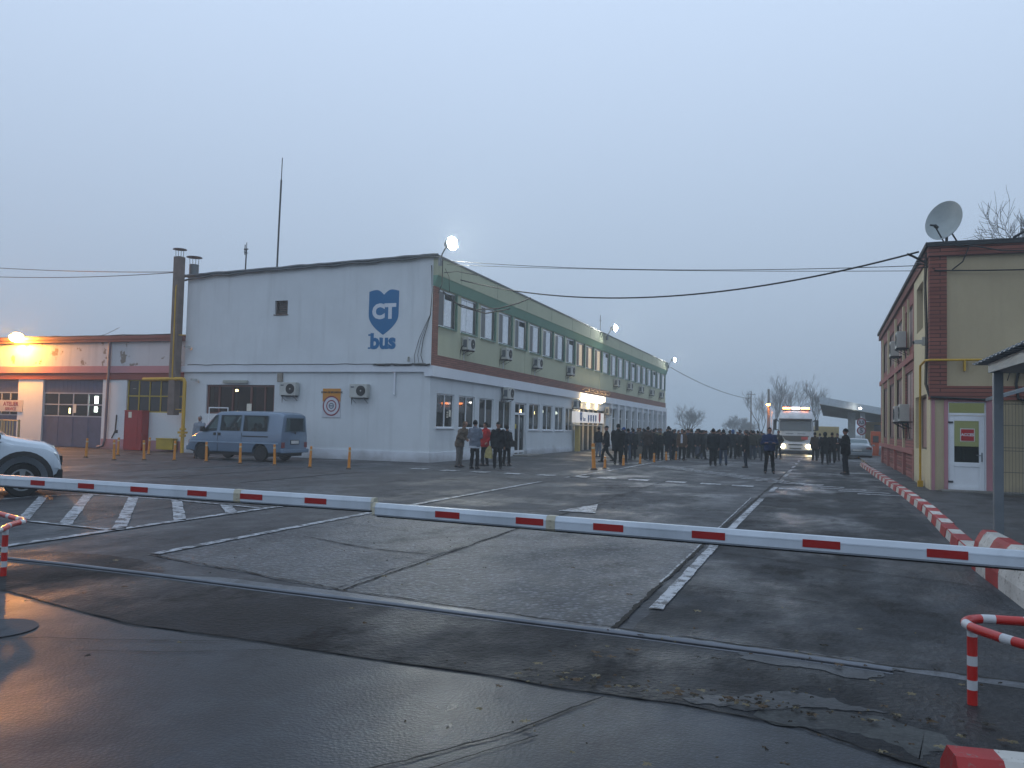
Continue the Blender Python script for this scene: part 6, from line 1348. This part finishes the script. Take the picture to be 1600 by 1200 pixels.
def cmat(c, kind='cloth'):
    n = 'cloth_'+c
    return MATS.get(n) or mat(n, c, .9, var=.22, vs=9, spec=.12, bmp=.3, bs=160)
def person(x, y, face, label, pose='stand', coat='short', jac='#15171b', tro='#14151a', head='hair', hc='#1a1512', s=1.0, bulk=1.0, group=None, z=0):
    """face: direction the person looks, degrees; 0 = towards -y, 90 = towards +x"""
    bm_, j, tr_, shs, ln = variant(pose, coat, bulk); o = bpy.data.objects.new('person', bm_); COL.objects.link(o); o.location = (x, y, z); o.rotation_euler = (0, 0, R(face)); o.scale = (s, s, s)
    tag(o, label, 'person', group)
    for n, me, c in (('jacket', j, jac), ('trousers', tr_, tro), ('shoes', shs, None), (head if head != 'hood' else 'hood', HG[head], hc)):
        q = bpy.data.objects.new(n, me); COL.objects.link(q); q.parent = o
        if c: q.material_slots[0].link = 'OBJECT'; q.material_slots[0].material = cmat(c)
        if ln and n == head: q.location = (0, -(1.64-.92)*ln*1.15, -(1.64-.92)*ln*ln*.6)
    return o
def P(px, py, *a, **k):
    p = G(px, py); PL.append((p.x, p.y)); a = list(a)
    if p.y > 38 and len(a) > 8: a[8] *= .95
    elif p.y > 38: k['s'] = k.get('s', 1)*.95
    return person(p.x, p.y, *a, **k)
PL = []
# left group of five
P(717, 730, 75, 'person in olive-brown jacket and grey trousers bending forward by the gable corner', 'lean', 'mid', '#5a5147', '#5c5a58', 'hair', '#57493c', 1.02, 1.05)
P(741, 733, 175, 'person seen from behind in a two-tone grey jacket with white hem, by the gable corner', 'hold', 'mid', '#59626f', '#0f1115', 'hair', '#111012', 1.03, 1.08)
P(757, 728, -25, 'person in a red jacket facing the camera in the group by the gable corner', 'pocket', 'mid', '#8e1c20', '#101218', 'hair', '#15110f', .99, 1.05)
P(777, 733, 200, 'person in black with a peaked cap holding a yellow bag', 'stand', 'mid', '#101319', '#0e0f12', 'cap', '#0e0f12', 1.0, 1.1)
P(791, 728, 170, 'person in black carrying a dark shoulder bag beside the one with the cap', 'pocket', 'mid', '#0f1218', '#0e0f12', 'hair', '#14110f', .93, 1.0)
p = G(741, 733)
w = MB(); w.loft([[(p.x+.225*math.cos(2*PI*j/18), p.y+.18*math.sin(2*PI*j/18), z) for j in range(18)] for z in (.775, .86)], False)
hm = tag(obj('jacket_hem', w.mesh('hem', cmat('#9aa2ac'), 60), None), None)
hm.parent = [o for o in COL.objects if o.name.startswith('person')][1]; hm.matrix_parent_inverse = Matrix.Identity(4)
_pp = hm.parent; hm.location = (0, 0, 0); bpy.context.view_layer.update(); hm.data.transform(_pp.matrix_world.inverted())
w = MB(); w.loft([[(.205*math.cos(2*PI*j/18), .15*math.sin(2*PI*j/18), z) for j in range(18)] for z in (1.33, 1.40)], False)
p = G(777, 733)
w = MB(); q = (p.x-.32, p.y-.05); w.loft([[(q[0]-.03, q[1]-.02, .86), (q[0]+.03, q[1]-.02, .86), (q[0]+.03, q[1]+.02, .86), (q[0]-.03, q[1]+.02, .86)], [(q[0]-.13, q[1]-.05, .70), (q[0]+.11, q[1]-.05, .70), (q[0]+.11, q[1]+.05, .70), (q[0]-.13, q[1]+.05, .70)], [(q[0]-.17, q[1]-.07, .42), (q[0]+.12, q[1]-.07, .38), (q[0]+.12, q[1]+.07, .38), (q[0]-.17, q[1]+.07, .42)]])
tag(obj('plastic_bag', w, mat('bag_yellow', '#a59a62', .6, var=.2, vs=12), loc=(q[0], q[1], .6), smooth=40), 'yellowish plastic bag hanging from the hand of the person with the cap', 'bag')
p = G(791, 728); w = MB(); q = (p.x+.30, p.y-.02); w.loft([[(q[0]+a*.13, q[1]+b*.06, z) for a, b in ((-1, -1), (1, -1), (1, 1), (-1, 1))] for z in (.78, 1.02)]); w.tube([(q[0], q[1], 1.0), (q[0]-.1, q[1]-.1, 1.25), (q[0]-.22, q[1]-.02, 1.42)], .015, 5)
tag(obj('shoulder_bag', w, m_black, loc=(q[0], q[1], .8), bevel=.02), 'dark shoulder bag of the person by the side door', 'bag')
P(310, 716, 20, 'grey-haired person in a light jacket standing behind the front of the van', 'stand', 'short', '#78808a', '#3a3f48', 'hair', '#7e7f80', .99)
# front row of the crowd
P(935, 714, 160, 'person in a dark jacket and pale jeans beside the tall bollard', 'stand', 'short', '#14161c', '#5d6878', 'hair', '#16120f', .98)
P(947, 723, -70, 'person in black with a cap walking past the lit porch', 'walk', 'mid', '#0f1216', '#0f1115', 'cap', '#0d0e10', 1.02, 1.05)
P(965, 726, 185, 'broad person in a long black coat seen from behind, front left of the crowd', 'stand', 'long', '#0c0e11', '#0c0d10', 'hair', '#0e0c0c', 1.03, 1.2)
P(974, 723, 170, 'person wearing a blue knitted hat next to the broad black coat', 'pocket', 'mid', '#10151f', '#10131a', 'beanie', '#1d3f78', .99)
P(981, 719, 150, 'person in dark jacket and faded jeans behind the short bollards', 'pocket', 'short', '#14171d', '#3a4658', 'hair', '#15110f', .96)
P(989, 718, 190, 'person in a very dark wide coat left of the stone block', 'stand', 'long', '#101216', '#0e1013', 'hair', '#1a1614', .95, 1.15)
P(1012, 719, 175, 'tall person in a brown jacket with back turned, front of the crowd', 'pocket', 'mid', '#2c211d', '#141416', 'hair', '#15110f', 1.03, 1.1)
P(1021, 718, 185, 'person in a long dark coat right of the tall brown jacket', 'stand', 'long', '#121418', '#0f1013', 'hair', '#141110', .96, 1.05)
P(1032, 717, 30, 'person in a khaki jacket with raised forearms in the crowd', 'hold', 'mid', '#5c5a42', '#101114', 'hair', '#1c1613', .98, 1.1)
P(1044, 719, 200, 'tall person in a navy coat and blue jeans standing out above the crowd', 'stand', 'mid', '#11161f', '#1f2a3a', 'hair', '#120f0e', 1.06, 1.05)
P(1054, 715, 180, 'person in a slate jacket just right of the tall navy coat', 'stand', 'mid', '#222c33', '#15181c', 'hair', '#1a1512', .97)
P(1065, 720, 5, 'person in an open brown jacket over a white shirt facing the camera', 'stand', 'mid', '#4c3c30', '#121317', 'hair', '#3a322c', .98, 1.05)
P(1080, 716, 190, 'person in a dark charcoal coat right of the white shirt', 'stand', 'mid', '#14161b', '#101114', 'hair', '#14100e', .97, 1.05)
P(1090, 714, 160, 'person in a dark tan coat behind the front row', 'stand', 'mid', '#3a3128', '#1a1818', 'hair', '#201a16', .98)
P(1097, 719, 110, 'person in dark clothes stepping to the right in the middle of the crowd', 'walk', 'short', '#161a20', '#15171b', 'hair', '#15110f', .96)
P(1114, 728, 180, 'person in a black padded jacket standing nearest in the middle of the crowd', 'stand', 'mid', '#12171e', '#0d0e11', 'hair', '#120f0e', 1.02, 1.15)
P(1130, 727, 185, 'person in navy jacket and blue jeans seen from behind', 'pocket', 'mid', '#111722', '#2c3a50', 'hair', '#1a1512', 1.0, 1.1)
P(1145, 717, 170, 'person with a blue hood in the right part of the crowd', 'pocket', 'mid', '#1a2026', '#14171b', 'hood', '#2b4f80', .99)
P(1152, 716, 10, 'person with a white cap in the right part of the crowd', 'stand', 'short', '#1b1e22', '#121317', 'cap', '#a9abac', .97)
P(1165, 731, -80, 'grey-haired person in black jacket and navy jeans standing sideways', 'stand', 'mid', '#0f1317', '#161e2c', 'hair', '#4a4a4a', 1.0, 1.1)
P(1184, 716, 175, 'person in olive jacket and grey jeans left of the blue jacket', 'stand', 'short', '#34352e', '#4a525c', 'hair', '#1a1512', .97, 1.05)
P(1202, 740, 8, 'person in a blue jacket with folded arms standing alone in front of the truck', 'crossed', 'short', '#1b2a4c', '#0c0d10', 'hair', '#100d0c', 1.02, 1.12)
P(1216, 717, -20, 'person with a cream scarf between the blue jacket and the truck', 'pocket', 'mid', '#2a2a26', '#15161a', 'hair', '#17120f', 1.0)
P(1273, 720, 200, 'person in a brown coat just right of the truck', 'stand', 'mid', '#3b3026', '#15130f', 'hair', '#17120f', .97, 1.0)
P(1281, 716, 160, 'person in a pale top half hidden right of the truck', 'stand', 'short', '#7c828a', '#14151a', 'hair', '#17120f', .93)
P(1289, 726, 180, 'hunched person in black with a hood, right of the truck', 'pocket', 'long', '#0f1216', '#0e0f12', 'hood', '#0f1216', .99, 1.2)
P(1300, 724, 185, 'person in a black coat right of the hunched one', 'stand', 'mid', '#101318', '#0e0f12', 'hair', '#120f0e', .98, 1.1)
P(1308, 721, -30, 'person with a pale blue bag in front, in the small group on the right', 'hold', 'short', '#171a20', '#101216', 'hair', '#120f0e', .95)
P(1321, 741, -70, 'person in black with a dark knitted hat standing alone on the right', 'hold', 'mid', '#0d0f14', '#12151d', 'beanie', '#0d0f14', 1.03, 1.12)
# white shirt front and scarf as garments of their wearers
def garment(px, label_sub, name, build, colr):
    o = [q for q in COL.objects if q.get('label', '').find(label_sub) >= 0][0]; w = MB(); build(w); g_ = obj(name, w, cmat(colr), o, world=False, smooth=40); return g_
garment(0, 'open brown jacket over a white shirt', 'shirt', lambda w: w.loft([[(-.055, -.165, z), (.055, -.165, z), (.05, -.13, z), (-.05, -.13, z)] if z < 1.4 else [(-.035, -.125, z), (.035, -.125, z), (.03, -.09, z), (-.03, -.09, z)] for z in (.98, 1.2, 1.34, 1.46)]), '#a9b2c0')
garment(0, 'cream scarf', 'scarf', lambda w: w.loft([[(-.05, -.17, z), (.05, -.17, z), (.05, -.12, z), (-.05, -.12, z)] for z in (1.0, 1.35)]), '#8f8a78')
garment(0, 'red jacket', 'collar', lambda w: w.loft([[(-.03, -.165, z), (.03, -.165, z), (.03, -.12, z), (-.03, -.12, z)] for z in (1.2, 1.38)]), '#b9a9a0')
p = G(1308, 721); w = MB(); w.loft([[(p.x-.12+a*.15, p.y-.4+b*.05, z) for a, b in ((-1, -1), (1, -1), (1, 1), (-1, 1))] for z in (.95, 1.3)]); tag(obj('bag', w, mat('bag_pale_blue', '#8b9fb8', .6), loc=(p.x, p.y-.4, 1), bevel=.03), 'pale blue bag held in the small group on the right', 'bag')
# the depth of the crowd
fr = random.Random(23); JC = ['#5b5448', '#2f3a52', '#1d2b26', '#12151a', '#171a20', '#1a1c1f', '#22262b', '#2a2622', '#1b2130', '#30302a', '#3a332b', '#101216', '#252a2e', '#3d4149', '#4a4238', '#12151a', '#16181c']; TC = ['#101114', '#15171c', '#1d2430', '#2a3444', '#191919', '#4a5260', '#121316']
cnt = 0; tries = 0
while cnt < 88 and tries < 6000:
    tries += 1; px = fr.uniform(972, 1196); y = 42.5+30*fr.random()**.9; t_ = AY(px, 680, y); x = t_.x
    if x < X0+1.5 or (x > TX-1.9 and y > 60): continue
    if any((x-a)**2+(y-b)**2 < .52**2 for a, b in PL): continue
    PL.append((x, y)); cnt += 1
    pose = fr.choice(['stand', 'pocket', 'pocket', 'stand', 'hold', 'phone', 'crossed']); ct = fr.choice(['short', 'mid'])
    person(x, y, fr.choice([180, 170, 190, 0, 20, 90, -90, 200, 150]), 'person standing in the dense crowd behind the front row', pose, ct, fr.choice(JC), fr.choice(TC), fr.choice(['hair', 'hair', 'hair', 'beanie', 'cap']), fr.choice(['#15110f', '#0f0e10', '#2b2520', '#4c4a48', '#1a1c22']), fr.uniform(.86, .95), fr.choice([1.0, 1.05]), 'people packed in the crowd')
# pale concrete block in the crowd
p = G(999, 713); t = thing('concrete_planter', 'pale round concrete planter standing among the legs of the crowd', 'planter', (p.x, p.y, 0)); w = MB(); w.tube([(0, 0, 0), (0, 0, .1), (0, 0, .5), (0, 0, .55)], 1, 16, True, [.4, .45, .6, .6]); obj('bowl', w, m_concrete, t, world=False, smooth=40); w = MB(); w.cyl((0, 0, .55), (0, 0, .57), .5, 16); obj('soil', w, m_joint, t, world=False)

# ---- pieces that stand apart become parts of their own
def split_islands(o):
    me = o.data; n = len(me.vertices); pr = list(range(n))
    def fnd(i):
        while pr[i] != i: pr[i] = pr[pr[i]]; i = pr[i]
        return i
    for e in me.edges: pr[fnd(e.vertices[0])] = fnd(e.vertices[1])
    isl = {}
    for p_ in me.polygons: isl.setdefault(fnd(p_.vertices[0]), []).append(p_)
    if len(isl) < 2: return
    for k, polys in enumerate(isl.values()):
        ids = {}; vs = []; fs = []; ms = []; smth = []
        for p_ in polys:
            f_ = []
            for v in p_.vertices:
                if v not in ids: ids[v] = len(vs); vs.append(tuple(me.vertices[v].co))
                f_.append(ids[v])
            fs.append(f_); ms.append(p_.material_index); smth.append(p_.use_smooth)
        nm = bpy.data.meshes.new(me.name); nm.from_pydata(vs, [], fs)
        for m_ in me.materials: nm.materials.append(m_)
        nm.polygons.foreach_set('material_index', ms); nm.polygons.foreach_set('use_smooth', smth); nm.update()
        if k == 0: o.data = nm
        else: q = o.copy(); q.data = nm; COL.objects.link(q)
for o in list(COL.objects):
    b_ = o.name.split('.')[0]
    if o.type == 'MESH' and o.parent and ((b_ in ('pilasters', 'cream_pilasters', 'sash', 'rear_wheels', 'seats', 'pink_strips', 'drain_pipe', 'slot', 'plinth', 'curtain', 'notice', 'rear_wall', 'bumper', 'serifs', 'parapet_joints')) or (b_ == 'bracket' and 'porch' in o.parent.name) or (b_ == 'post' and 'fence' in o.parent.name+'' or b_ == 'post' and 'shelter' in o.parent.name)):
        if b_ in ('pilasters', 'cream_pilasters'): o.name = b_[:-1]
        if b_ == 'rear_wheels': o.name = 'wheel'
        if b_ == 'pink_strips': o.name = 'pink_strip'
        split_islands(o)

# ================================================================= HAZE
hz = MB(); hz.box(-470, 470, -470, 470, -1.5, 22); hm_ = bpy.data.materials.new('haze'); hm_.use_nodes = True; n = hm_.node_tree; n.nodes.clear()
ho = n.nodes.new('ShaderNodeOutputMaterial'); pv_ = n.nodes.new('ShaderNodeVolumePrincipled'); pv_.inputs['Color'].default_value = (.84, .92, .94, 1); pv_.inputs['Density'].default_value = .0023; pv_.inputs['Anisotropy'].default_value = .3
n.links.new(pv_.outputs[0], ho.inputs['Volume'])
tag(obj('haze', hz, hm_), kind='stuff')
